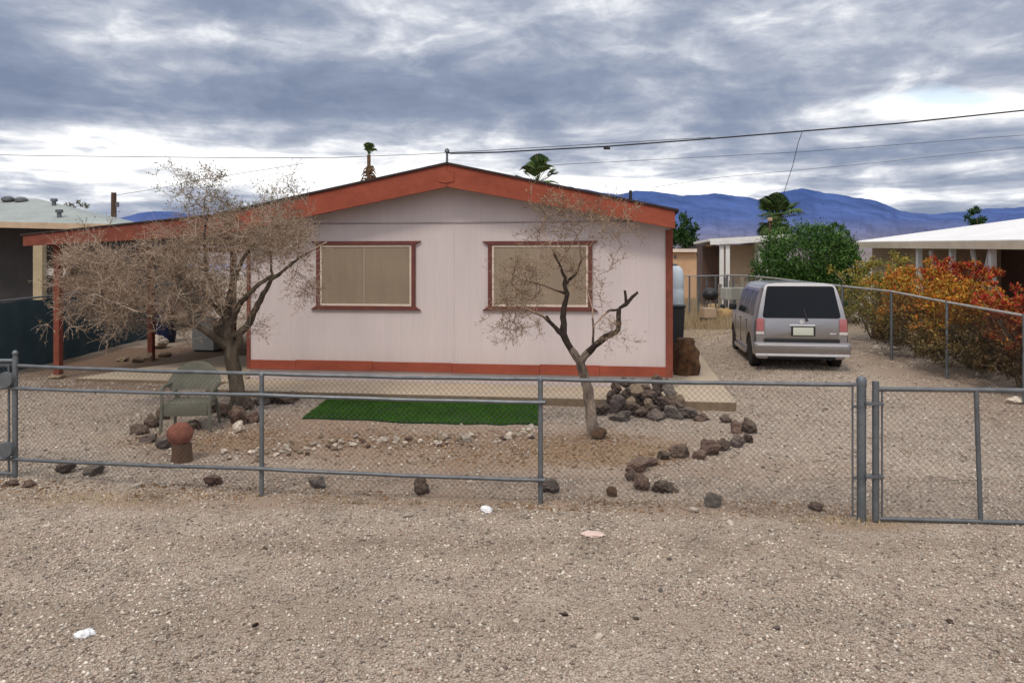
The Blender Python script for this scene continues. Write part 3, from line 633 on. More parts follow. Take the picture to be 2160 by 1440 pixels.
# the loose row of pale stones
g5 = 'pale stones in the loose row'
row = [(470, 962), (540, 957), (600, 952), (680, 942), (760, 936), (840, 930), (920, 928), (980, 926), (1040, 928), (1090, 922), (1130, 912)]
for i in range(130):
    tt = rnd.random() * (len(row) - 1); j = int(tt); fr = tt - j
    px = row[j][0] * (1 - fr) + row[j + 1][0] * fr + rnd.uniform(-6, 6); py = row[j][1] * (1 - fr) + row[j + 1][1] * fr + rnd.gauss(0, 8)
    w_ = rnd.uniform(.035, .10)
    rock(px, py, w_, w_ * rnd.uniform(.4, .75), 'small pale stone in the loose row crossing the yard soil', rnd.choice(['rockpale', 'rockpale', 'rockpale', 'rockpale', 'rocktan', 'rockred']), g5, name='stone', cat='stone', sink=.1)
rock(982, 931, .16, .12, 'largest white stone, round, in the loose row crossing the yard', 'rockpale', g5, name='stone', cat='stone')
rock(806, 933, .15, .07, 'flat pale stone left of centre in the loose row', 'rockpale', g5, name='stone', cat='stone')
rock(1118, 904, .16, .08, 'white flat stone at the near right corner of the turf', 'rockpale', g5, name='stone', cat='stone')
rock(932, 930, .13, .07, 'tan stone next to the largest white one in the loose row', 'rocktan', g5, name='stone', cat='stone')
# stones on the open gravel
g6 = 'stray stones on the open gravel'
for px, py, w_, mt, lb in [(537, 1320, .055, 'rock', 'black stone on the open gravel right of the crumpled white litter'), (560, 1158, .05, 'rock', 'dark stone on the open gravel below the thin fence post'), (1342, 1305, .045, 'rock', 'small black stone on the gravel in the lower middle'), (1190, 1297, .06, 'rock', 'dark flat stone beside the small black stone on the gravel'),
                           (1412, 1180, .05, 'rockgrey', 'dark grey stone on the gravel below the flat border rock'), (1393, 1246, .045, 'rockgrey', 'grey stone on the gravel right of centre'), (2003, 1312, .06, 'rock', 'dark flat stone on the gravel below the gate'), (862, 1089, .10, 'rockpale', 'pale flat stone on the soil outside the fence'), (288, 1028, .13, 'rockpale', 'white stone on the soil left of the reddish fence rock'),
                           (1462, 1078, .12, 'rockpale', 'white stone outside the fence below the round grey rock'), (1540, 1104, .08, 'rockpale', 'pale stone left of the thick gate post foot'), (755, 1062, .12, 'rocktan', 'tan stone outside the fence under the dark grey block'), (1640, 1325, .05, 'rockgrey', 'grey stone on the gravel at lower right'), (1265, 1345, .06, 'rockpale', 'pale stone on the gravel at lower middle'), (355, 1295, .04, 'rock', 'small dark stone on the gravel above the crumpled litter'),
                           (2140, 850, .28, 'rockpale', 'pale boulder behind the wide gate at the picture edge')]:
    rock(px, py, w_, w_ * .5, lb, mt, g6, name='stone', cat='stone')
for i, (px, py) in enumerate([(1960, 742), (1890, 738), (1925, 752), (1960, 765), (2030, 775), (1850, 735), (2060, 790), (1985, 760), (2100, 800), (1860, 748)]):
    w_ = rnd.uniform(.12, .26); rock(px, py, w_, w_ * .45, 'pale stone lying along the side fence under the autumn shrubs', 'rockpale', 'pale stones along the side fence', name='stone', cat='stone')

# ------------------------------------------------------------------ litter
def crumple(px, py, w_, h_, label, mat, seed):
    bm = bmesh.new(); bmesh.ops.create_icosphere(bm, subdivisions=3, radius=1)
    for v in bm.verts:
        d = v.co.copy(); v.co = d * (1 + .35 * mnoise.noise(d * 2.2 + Vector((seed, 0, 0))) + .22 * mnoise.noise(d * 6 + Vector((seed, 2, 0))))
        v.co = Vector((v.co.x * w_ * .5, v.co.y * w_ * .35, max(v.co.z, -.6) * h_ * .5))
    me = bpy.data.meshes.new('litter'); bm.to_mesh(me); bm.free(); me.materials.append(mat)
    o = bpy.data.objects.new('litter', me); COL.objects.link(o); o.location = G(px, py) + Vector((0, 0, h_ * .28)); o.rotation_euler = (0, 0, seed); return tag(o, label, 'litter')
crumple(178, 1341, .115, .05, 'crumpled white scrap on the open gravel at lower left', M['paper'], .4)
crumple(1026, 1078, .13, .06, 'white crumpled scrap on the soil just outside the fence', M['paper'], 2.3)
M['pinkpaper'] = pm('pink_white_litter', (.62, .40, .33), (.7, .6, .55), 10, .7)
crumple(1252, 1128, .20, .03, 'flattened pink and white wrapper on the gravel outside the fence', M['pinkpaper'], 3.0)

# ------------------------------------------------------------------ turf mat
tz = lambda p: Vector((p[0], p[1], gz(p[0], p[1])))
turf = empty('turf_mat', tz(((TURF[0][0] + TURF[2][0]) / 2, (TURF[0][1] + TURF[2][1]) / 2)), 0, 'rectangle of bright green artificial grass on the bare yard', 'turf')
def turf_pt(s, tt):
    a = Vector(TURF[0]).lerp(Vector(TURF[1]), s); b = Vector(TURF[3]).lerp(Vector(TURF[2]), s); p = a.lerp(b, tt)
    p.y += (1 - tt) * (.045 * math.sin(s * 9) + .03 * math.sin(s * 23 + 1) - .13 * math.exp(-((s - .84) / .05) ** 2))
    return p
tb = MB(); nS, nT = 60, 10
for kz in (0, 1):
    for j in range(nT + 1):
        for i in range(nS + 1):
            p = turf_pt(i / nS, j / nT); z = gz(p.x, p.y) + (.022 if kz else -.03) + (.012 * mnoise.noise((p.x * 2.5, p.y * 2.5, 1)) if kz else 0)
            tb.v.append((p.x - turf.location.x, p.y - turf.location.y, z - turf.location.z))
N1 = (nS + 1) * (nT + 1)
for j in range(nT):
    for i in range(nS):
        q_ = j * (nS + 1) + i; tb.f.append((N1 + q_, N1 + q_ + 1, N1 + q_ + nS + 2, N1 + q_ + nS + 1))
for i in range(nS):
    tb.f.append((i, i + 1, N1 + i + 1, N1 + i)); q_ = nT * (nS + 1) + i; tb.f.append((q_ + 1, q_, N1 + q_, N1 + q_ + 1))
for j in range(nT):
    q_ = j * (nS + 1); tb.f.append((q_ + nS + 1, q_, N1 + q_, N1 + q_ + nS + 1)); q_ += nS; tb.f.append((q_, q_ + nS + 1, N1 + q_ + nS + 1, N1 + q_))
tb.build('backing', M['turfbase'], turf, recalc=False)
nb_ = 34000; vv = np.zeros((nb_, 3, 3)); 
for i in range(nb_):
    p = turf_pt(rnd.random(), rnd.random()); z = gz(p.x, p.y) + .02; a_ = rnd.random() * 6.28; l = rnd.uniform(.02, .042); wv = .004
    dx, dy = math.cos(a_) * wv, math.sin(a_) * wv
    vv[i] = [(p.x - dx, p.y - dy, z), (p.x + dx, p.y + dy, z), (p.x + rnd.uniform(-.025, .025), p.y + rnd.uniform(-.025, .025), z + l)]
vv -= np.array(turf.location)[None, None]
tag(npmesh('blades', vv.reshape(-1, 3), np.arange(nb_ * 3).reshape(-1, 3), M['turf'], turf), kind='stuff')

# ------------------------------------------------------------------ patio chair
ch = empty('patio_chair', G(392, 912), R(4), 'weathered olive grey patio chair with a wide rounded back by the big tree', 'chair')
ch.rotation_euler.z = R(6)
b = MB()      # curved back shell
nU, nV = 22, 12
for side in (0, 1):
    for j in range(nV + 1):
        v_ = j / nV
        for i in range(nU + 1):
            s = i / nU * 2 - 1; wv = .29 + .06 * math.sin(v_ * math.pi * .75)
            x = s * wv; z = .50 + v_ * (.37 - .20 * abs(s) ** 2.6); y = .46 + .10 * v_ - .14 * s * s + (.022 if side else 0)
            b.v.append((x, y, z))
n1_ = (nU + 1) * (nV + 1)
for j in range(nV):
    for i in range(nU):
        a_ = j * (nU + 1) + i; b.f.append((a_, a_ + 1, a_ + nU + 2, a_ + nU + 1)); b.f.append((n1_ + a_ + 1, n1_ + a_, n1_ + a_ + nU + 1, n1_ + a_ + nU + 2))
for i in range(nU):
    b.f.append((i + 1, i, n1_ + i, n1_ + i + 1)); a_ = nV * (nU + 1) + i; b.f.append((a_, a_ + 1, n1_ + a_ + 1, n1_ + a_))
for j in range(nV):
    a_ = j * (nU + 1); b.f.append((a_, a_ + nU + 1, n1_ + a_ + nU + 1, n1_ + a_)); a_ += nU; b.f.append((a_ + nU + 1, a_, n1_ + a_, n1_ + a_ + nU + 1))
b.build('backrest', M['olive'], ch, smooth=50)
b = MB(); b.box(-.28, .28, 0, .50, .34, .385); b.box(-.28, .28, -.012, .02, .215, .36); b.build('seat', M['olive'], ch, bevel=.015, smooth=40)
for s in (-1, 1):
    b = MB(); b.tube([(s * .27, .46, .50), (s * .22, .44, .36)], [.03, .03], 8); b.build('back_support', M['olive'], ch, smooth=40)
    b = MB(); b.tube([(s * .315, -.02, .0), (s * .30, 0, .36)], [.02, .025], 8); b.build('leg', M['olive'], ch, smooth=40)
    b = MB(); b.tube([(s * .30, .55, .0), (s * .27, .46, .36)], [.02, .025], 8); b.build('leg', M['olive'], ch, smooth=40)
    b = MB(); b.tube([(s * .30, .0, .36), (s * .32, .03, .53), (s * .335, .14, .575), (s * .335, .32, .58), (s * .29, .45, .6)], [.022, .022, .026, .026, .02], 8); b.build('armrest', M['olive'], ch, smooth=40)
# stump with a reddish boulder
st = empty('stump', G(384, 972), 0, 'short dark stump behind the bottom fence rail', 'stump')
b = MB(); b.lathe([(.125, -.02), (.115, .06), (.108, .16), (.11, .2), (.09, .205)], 16); b.build('trunk', M['wood'], st, smooth=50)
o = rock(379, 900, .27, .27, 'rounded rust red boulder resting on the short dark stump', 'rockred', sink=0, Y=9.2); o.location = st.location + Vector((-.02, 0, .31)); o.scale = (.15, .14, .15)
M['rust'] = pm('rust_red_rock', (.27, .095, .06), (.17, .06, .042), 6, .9, .5, 18)
bm = bmesh.new(); bmesh.ops.create_icosphere(bm, subdivisions=4, radius=1)
for v in bm.verts:
    d = v.co.copy(); v.co = d * (1 + .10 * mnoise.noise(d * 1.7) + .05 * mnoise.noise(d * 5) + .025 * mnoise.noise(d * 14))
me = bpy.data.meshes.new('round_rock'); bm.to_mesh(me); bm.free(); me.shade_smooth(); me.materials.append(M['rust']); o.data = me; o.scale = (.145, .14, .135); o.rotation_euler = (0, 0, 0)

# ------------------------------------------------------------------ things under the carport
p = GA(436, 741, O.z + .085); bx_ = empty('utility_box', p, -A, 'pale grey metal cabinet with a sloping top standing on the carport floor', 'cabinet')
b = MB(); b.prism([(-.26, .05), (.28, .05), (.28, .78), (-.12, .78), (-.26, .66)], -.2, .3, 'y'); b.build('body', M['box'], bx_, bevel=.015)
b = MB(); b.box(-.22, .24, -.16, .26, 0, .05); b.build('plinth', M['black'], bx_)
b = MB(); b.box(-.05, .2, -.208, -.2005, .3, .6); b.build('door', M['box'], bx_, bevel=.003)
p = G(350, 722); bn = empty('storage_bin', p, .2, 'navy blue plastic bin in the shade at the back of the carport', 'bin')
b = MB(); b.lathe([(.20, 0), (.24, .1), (.27, .72), (.29, .74), (.29, .78)], 20); b.build('body', M['navy'], bn, smooth=40)
b = MB(); b.lathe([(.30, .78), (.30, .81), (.26, .84), (.05, .86)], 20); b.build('lid', M['navy'], bn, smooth=40)
sh = empty('storage_shed', HS(-2.6, 9.5), -A, 'tan plywood shed at the far end of the carport', 'shed')
b = MB(); b.box(-1.9, 2.4, 0, 2.0, -.1, 2.75); b.build('wall', M['tanwall'], sh)
b = MB(); b.box(-2.0, 2.5, -.1, 2.1, 2.752, 2.83); b.build('roof', M['brownwall'], sh)
b = MB(); b.box(-.3, .55, -.03, -.002, 0, 1.8); b.build('door', M['brownwall'], sh, bevel=.005)

# left boundary: chain link fence hung with dark teal tarp
tf = empty('screened_fence', HS(-5.2, -.5), -A, 'low fence hung with dark teal tarp along the left boundary', 'fence')
L0 = HL(G(-40, 800)); L1 = HL(G(320, 712))
def tfl(s):
    u_, v_ = L0[0] + (L1[0] - L0[0]) * s, L0[1] + (L1[1] - L0[1]) * s; q_ = HS(u_, v_); return Vector((u_ + 5.2, v_ + .5, gz(q_.x, q_.y) - O.z))
b = MB(); n = 60; v = []
for j in range(7):
    for i in range(n + 1):
        s = i / n * 1.8 - .25; q_ = tfl(s); z = j / 6 * (1.36 + .02 * math.sin(s * 40))
        q_ += Vector((.03 * math.sin(s * 55 + j * .4) * (1 - .4 * j / 6), 0, z)); v.append(q_)
b.add(v, [(j * (n + 1) + i, j * (n + 1) + i + 1, (j + 1) * (n + 1) + i + 1, (j + 1) * (n + 1) + i) for j in range(6) for i in range(n)])
b.build('tarp', M['tarp'], tf, smooth=180)
b = MB(); b.tube([tfl(-.25) + Vector((-.05, 0, 1.38)), tfl(1.55) + Vector((-.05, 0, 1.38))], .02, 8); b.build('top_rail', M['galvdark'], tf, smooth=40)
for k in range(7):
    b = MB(); q_ = tfl(-.22 + k * .28) + Vector((-.07, 0, 0)); b.tube([q_ + Vector((0, 0, -.05)), q_ + Vector((0, 0, 1.4))], .025, 8); b.build('post', M['galvdark'], tf, smooth=40)

# ------------------------------------------------------------------ neighbour on the left
ln = empty('neighbour_house', (-16, 25, 0), 0, 'house with a low grey green hip roof at the left edge', 'house')
q_ = Vector((-16, 25, 0))
def wl_(px, py, Y): return tuple(W(px, py, Y) - q_)
ev = [wl_(-260, 462, 22.5), wl_(252, 473, 21.2), wl_(300, 472, 30), wl_(-260, 466, 32)]
rg = [wl_(-240, 408, 26.5), wl_(78, 419, 25.5)]
b = MB(); b.add([*ev, *rg], [(0, 1, 5, 4), (1, 2, 5), (2, 3, 4, 5), (3, 0, 4)]); b.build('roof', M['greyroof'], ln)
b = MB(); e0, e1, e2 = Vector(ev[0]), Vector(ev[1]), Vector(ev[2]); d = Vector((0, 0, -.16))
b.add([e0, e1, e1 + d, e0 + d, e0 + Vector((0, .03, 0)), e1 + Vector((0, .03, 0)), e1 + d + Vector((0, .03, 0)), e0 + d + Vector((0, .03, 0))], [(0, 1, 2, 3), (7, 6, 5, 4), (3, 2, 6, 7)])
b.add([e1 + Vector((0, .031, 0)), e2, e2 + d, e1 + d + Vector((0, .031, 0))], [(0, 1, 2, 3)])
b.build('fascia', pm('cream_fascia', (.50, .38, .26), (.42, .3, .2), 3, .7), ln)
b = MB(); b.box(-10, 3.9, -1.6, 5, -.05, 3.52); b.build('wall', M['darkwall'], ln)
b = MB(); p0 = wl_(72, 560, 20.9); b.box(p0[0] - .12, p0[0] + .12, -3.95, -3.75, 0, wl_(72, 490, 20.9)[2]); b.build('post', pm('cream_post', (.42, .34, .22), (.34, .27, .17), 3, .7), ln)
b = MB(); b.box(p0[0] - .1, p0[0] + .6, -3.72, -3.66, wl_(72, 581, 20.9)[2], wl_(72, 566, 20.9)[2]); b.build('shelf', M['white'], ln)
b = MB(); b.box(p0[0] + .25, p0[0] + 1.6, -3.6, -3.5, .7, wl_(72, 583, 20.9)[2]); b.build('panel', M['brownwall'], ln)
for px, py in ((17, 427), (45, 429)):
    x, y, z = wl_(px, py, 25.0)
    b = MB(); b.lathe([(.10, z - .3), (.10, z), (.12, z + .01), (.19, z + .06), (.19, z + .13), (.1, z + .19), (.03, z + .2)], 14, (x, y, 0)); b.build('roof_vent', M['galvdark'], ln, smooth=40)
for px, py in ((114, 432), (125, 456)):
    x, y, z = wl_(px, py, 24.2 if px < 120 else 22.3)
    b = MB(); b.lathe([(.06, z - .3), (.06, z + .1), (.10, z + .1), (.10, z + .18)], 10, (x, y, 0)); b.build('vent_pipe', M['galvdark'], ln, smooth=40)

# utility pole
pp = W(240, 470, 34); up_ = empty('utility_pole', (pp.x, pp.y, gz(pp.x, pp.y)), 0, 'short brown wooden utility pole rising behind the carport roof', 'pole')
b = MB(); b.tube([(0, 0, 0), (0, 0, 4.75)], [.13, .105], 12); b.build('shaft', M['utility'], up_, smooth=40)
b = MB(); b.box(.1, .2, -.06, .06, 4.15, 4.35); b.build('bracket', M['galvdark'], up_)

# ------------------------------------------------------------------ cables
def cable(pts, r, label):
    out = []
    for i in range(len(pts) - 1):
        for k in range(6): out.append(Vector(pts[i]).lerp(Vector(pts[i + 1]), k / 6))
    out.append(Vector(pts[-1])); b = MB(); o0 = out[0]; b.tube([p - o0 for p in out], r, 6); o = b.build('overhead_cable', M['cable'], smooth=40, loc=o0); return tag(o, label, 'cable')
mast = HS(mu, 1.2, mz)
c = cable([mast, W(952, 324, 15), W(1060, 321, 15), W(1130, 317, 15), W(1280, 309, 14.8), W(1520, 291, 14.5), W(1690, 277, 14.3), W(1900, 260, 14), W(2160, 233, 13.6), W(2700, 170, 13)], .014, 'thick black service cable running from the roof mast up to the right')
b = MB(); p = W(1280, 313, 14.8) - mast; b.tube([p + Vector((-.06, 0, 0)), p + Vector((.06, 0, 0))], .022, 8); b.build('clamp', M['cable'], c)
cable([W(-100, 325, 40), W(110, 329, 40), W(500, 333, 40), W(700, 333, 40), W(900, 325, 40), W(1500, 290, 40)], .016, 'faint thin cable crossing the sky left of the roof peak')
cable([W(1100, 352, 50), W(1190, 347, 50), W(1700, 320, 50), W(2160, 285, 50), W(2500, 262, 50)], .014, 'faint upper cable crossing the sky below the thick cable at right')
cable([W(1380, 395, 60), W(1500, 376, 60), W(1800, 348, 60), W(2160, 311, 60), W(2500, 280, 60)], .014, 'faint lower cable crossing the sky just above the hills')
cable([W(1692, 279, 14.3), W(1684, 300, 14.5), W(1672, 350, 15), W(1655, 402, 16), W(1640, 470, 18)], .006, 'thin wire dropping from the thick cable toward the fan palm')
cable([W(245, 412, 34), W(330, 398, 33), W(480, 370, 31), W(640, 345, 29)], .008, 'thin wire leaving the short utility pole')

# ------------------------------------------------------------------ chain link
def chainlink(b, P0, P1, z0, z1, pitch=.055, r=.0015):
    P0, P1 = Vector(P0), Vector(P1); L = (P1 - P0).length; d = (P1 - P0).normalized(); Hh = z1 - z0; n = Vector((-d.y, d.x, 0))
    k = -int(Hh / pitch) - 1
    while k * pitch < L:
        for sgn in (1, -1):
            a = k * pitch; lo, hi = (a, a + Hh) if sgn > 0 else (a + Hh, a)
            t0, t1 = 0., 1.
            def X(t): return lo + (hi - lo) * t
            if sgn > 0: t0 = max(0, -a / Hh); t1 = min(1, (L - a) / Hh)
            else: t0 = max(0, (a + Hh - L) / Hh); t1 = min(1, (a + Hh) / Hh)
            if t1 - t0 > .02:
                A0 = P0 + d * X(t0) + Vector((0, 0, z0 + Hh * t0)) + n * .003 * sgn; A1 = P0 + d * X(t1) + Vector((0, 0, z0 + Hh * t1)) + n * .003 * sgn
                b.tube([A0, A1], r, 3, cap=False)
        k += 1
fp_ = [G(-420, 975), G(32, 1006), G(552, 1046), G(1140, 1062), G(1817, 1098)]
fence = empty('chain_link_fence', fp_[2], 0, 'low galvanised chain link fence with extra rails across the front of the yard', 'fence')
o0 = fp_[2]
def fl(px, py, i0):       # on the line of the fence between posts i0 and i0+1, at the height surveyed
    a, b2 = fp_[i0], fp_[i0 + 1]; k = (px - CX) / F
    s = (k * a.y - a.x) / ((b2.x - a.x) - k * (b2.y - a.y)); p = a.lerp(b2, s); p.z = H - (py - HZ) / F * p.y; return p - o0
toprail = [fl(-420, 757, 0), fl(30, 771, 1), fl(552, 788, 1), fl(1140, 799, 2), fl(1812, 811, 3)]
def sag(pts, amp=.008):
    out = []
    for i in range(len(pts) - 1):
        for k in range(8): s = k / 8; out.append(pts[i].lerp(pts[i + 1], s) + Vector((0, 0, -amp * math.sin(math.pi * s) + .002 * math.sin(k * 2.1 + i))))
    return out + [pts[-1]]
b = MB(); b.tube(sag(toprail), .0195, 10); b.build('top_rail', M['galvdark'], fence, smooth=40)
off = Vector((0, -.045, 0))
b = MB(); b.tube(sag([fl(-420, 800, 0) + off, fl(30, 817, 1) + off, fl(552, 831, 1) + off, fl(1150, 847, 2) + off]), .018, 10); b.build('middle_rail', M['galv'], fence, smooth=40)
b = MB(); b.tube(sag([fl(-420, 945, 0) + off, fl(30, 966, 1) + off, fl(552, 986, 1) + off, fl(1150, 1010, 2) + off]), .0185, 10); b.build('bottom_rail', M['galvdark'], fence, smooth=40)
for i, (tp, r) in {2: (788, .0225), 3: (797, .0235)}.items():
    P = fp_[i] - o0; zt2 = H - (tp - HZ) / F * fp_[i].y - o0.z
    b = MB(); b.tube([P + Vector((0, .03 if 0 else 0, -.08)), Vector((P.x, P.y, zt2))], r, 12); b.lathe([(r + .004, zt2 - .03), (r + .004, zt2), (.012, zt2 + .018)], 12, (P.x, P.y, 0)); b.build('post', M['galv'], fence, smooth=40)
    for py in ((847, 1010) if i == 3 else (831, 986)):
        z = H - (py - HZ) / F * fp_[i].y - o0.z; b = MB(); b.lathe([(r + .006, z - .02), (r + .009, z - .012), (r + .009, z + .012), (r + .006, z + .02)], 12, (P.x, P.y, 0)); b.tube([(P.x, P.y, z), (P.x + .05, P.y - .04, z)], .012, 8); b.build('clamp', M['galvdark'], fence, smooth=40)
P = fp_[4] - o0; zt2 = H - (802 - HZ) / F * fp_[4].y - o0.z
b = MB(); b.tube([P + Vector((0, 0, -.1)), Vector((P.x, P.y, zt2))], .04, 16); b.build('gate_post', M['galv'], fence, smooth=40)
b = MB(); b.lathe([(.044, zt2 - .03), (.045, zt2 + .005), (.035, zt2 + .03), (.008, zt2 + .04)], 16, (P.x, P.y, 0)); b.build('cap', M['galv'], fence, smooth=40)
b = MB(); q2 = P + Vector((-.075, .01, 0)); b.box(q2.x - .008, q2.x + .008, q2.y - .003, q2.y + .003, .02, zt2 - .06); b.build('tension_bar', M['galvdark'], fence)
for py in (812, 857, 1007):
    z = H - (py - HZ) / F * fp_[4].y - o0.z; b = MB(); b.lathe([(.0435, z - .015), (.0435, z + .015)], 16, (P.x, P.y, 0)); b.box(P.x - .085, P.x - .04, P.y - .012, P.y + .012, z - .012, z + .012); b.build('brace_band', M['galvdark'], fence, smooth=40)
b = MB()
for i in range(0, 4):
    a_, c_2 = fp_[i] - o0, fp_[i + 1] - o0; a_.z -= 0
    chainlink(b, a_, c_2, .03 if i < 3 else .04, 1.17)
b.build('wire_mesh', M['wire'], fence, recalc=False)
# left gate end with ball topped post
gl = empty('gate_leaf', fp_[1], 0, 'end of a gate with a ball topped post at the left edge', 'gate')
zt3 = H - (752 - HZ) / F * fp_[1].y - fp_[1].z
b = MB(); b.tube([(.012, -.02, -.05), (.012, -.02, zt3)], .028, 12); b.build('post', M['galv'], gl, smooth=40)
b = MB(); b.lathe([(.02, zt3), (.018, zt3 + .012), (.03, zt3 + .03), (.032, zt3 + .045), (.02, zt3 + .065), (.004, zt3 + .072)], 14, (.012, -.02, 0)); b.build('ball_cap', M['galv'], gl, smooth=60)
b = MB(); b.tube([(-.055, -.02, .02), (-.055, -.02, zt3 - .08)], .012, 10); b.build('frame', M['galvdark'], gl, smooth=40)
b = MB(); b.tube([(-2.2, .2, zt3 - .06), (.0, -.02, zt3 - .04)], .02, 10); b.build('top_rail', M['galv'], gl, smooth=40)
b = MB(); b.tube([(-2.2, .2, .04), (.0, -.02, .045)], .02, 10); b.build('bottom_rail', M['galvdark'], gl, smooth=40)
for zz in (.31, 1.05):
    b = MB(); b.lathe([(.01, -.05), (.078, -.05), (.085, -.03), (.085, .01), (.03, .015)], 18, (0, 0, 0), axis='x')
    for i_, vv_ in enumerate(b.v): b.v[i_] = (vv_[1] * 1.0 - .05, vv_[0] - .06, vv_[2] + zz)
    b.build('roller', M['galvdark'], gl, smooth=40)
# right gate
gp = [G(1847, 1100), G(2420, 1117)]
gate = empty('drive_gate', gp[0], 0, 'galvanised chain link drive gate with a centre upright at the right edge', 'gate')
d = gp[1] - gp[0]; gd = Vector((d.x, d.y, 0)).normalized(); Lg = d.length
s0 = (H - (820 - HZ) / F * gp[0].y) - gp[0].z; b0 = (H - (1098 - HZ) / F * gp[0].y) - gp[0].z
b = MB(); b.tube([Vector((0, 0, b0)), Vector((0, 0, s0 + .07))], .03, 12); b.build('hinge_post', M['galvdark'], gate, smooth=40)
b = MB(); q2 = gd * .055; b.tube([q2 + Vector((0, 0, b0)), q2 + Vector((0, 0, s0))], .009, 8); b.build('tension_bar', M['galvdark'], gate, smooth=40)
zr = lambda z: z
b = MB(); b.tube([gd * .02 + Vector((0, 0, s0)), gd * Lg + Vector((0, 0, s0 + .01))], .0215, 10); b.build('top_rail', M['galvdark'], gate, smooth=40)
b = MB(); b.tube([gd * .02 + Vector((0, 0, b0 + .02)), gd * Lg + Vector((0, 0, b0 + .03))], .02, 10); b.build('bottom_rail', M['galvdark'], gate, smooth=40)
q2 = gd * (.87); b = MB(); b.tube([q2 + Vector((-.02, 0, s0)), q2 + Vector((.02, 0, b0 + .02))], .021, 10); b.build('upright', M['galvdark'], gate, smooth=40)
b = MB(); b.tube([gd * (Lg - .02) + Vector((0, 0, s0 + .01)), gd * (Lg - .02) + Vector((0, 0, b0))], .022, 10); b.build('upright', M['galvdark'], gate, smooth=40)
b = MB(); chainlink(b, gd * .06, gd * (Lg - .04), b0 + .03, s0 - .01); b.build('wire_mesh', M['wire'], gate, recalc=False)
for zz in (s0 - .13, s0 - .78):
    b = MB(); b.box(-.1, .06, -.036, .036, zz - .014, zz + .014); b.build('hinge', M['galvdark'], gate, bevel=.004)
# side fence on the right
sp_ = [Vector((8.0, 7.4, 0)), Vector((7.95, 9.9, 0)), Vector((7.85, 12.35, 0)), Vector((7.69, 14.25, 0)), Vector((7.58, 16.1, 0)), Vector((7.42, 18.1, 0)), Vector((7.33, 20.1, 0)), Vector((7.25, 22.2, 0)), Vector((7.17, 24.4, 0)), Vector((7.1, 26.6, 0))]
for p in sp_: p.z = gz(p.x, p.y)
sfn = empty('side_fence', sp_[3], 0, 'chain link fence running back along the driveway in front of the autumn shrubs', 'fence'); o1 = sp_[3]
b = MB(); b.tube([p - o1 + Vector((0, 0, 1.36 + .01 * math.sin(i * 2)))for i, p in enumerate(sp_)], .022, 8); b.build('top_rail', M['cream'] if 0 else pm('pale_pipe', (.42, .40, .37), (.33, .31, .29), 5, .5, metal=.3), sfn, smooth=40)
for p in sp_:
    q2 = p - o1; b = MB(); b.tube([q2 + Vector((0, 0, -.1)), q2 + Vector((0, 0, 1.38))], .028, 10); b.build('post', M['galv'], sfn, smooth=40)
b = MB()
for i in range(len(sp_) - 1):
    a_, c_2 = sp_[i] - o1, sp_[i + 1] - o1; chainlink(b, a_, c_2, .02, 1.34, .07, .0014)
b.build('wire_mesh', M['wire'], sfn, recalc=False)

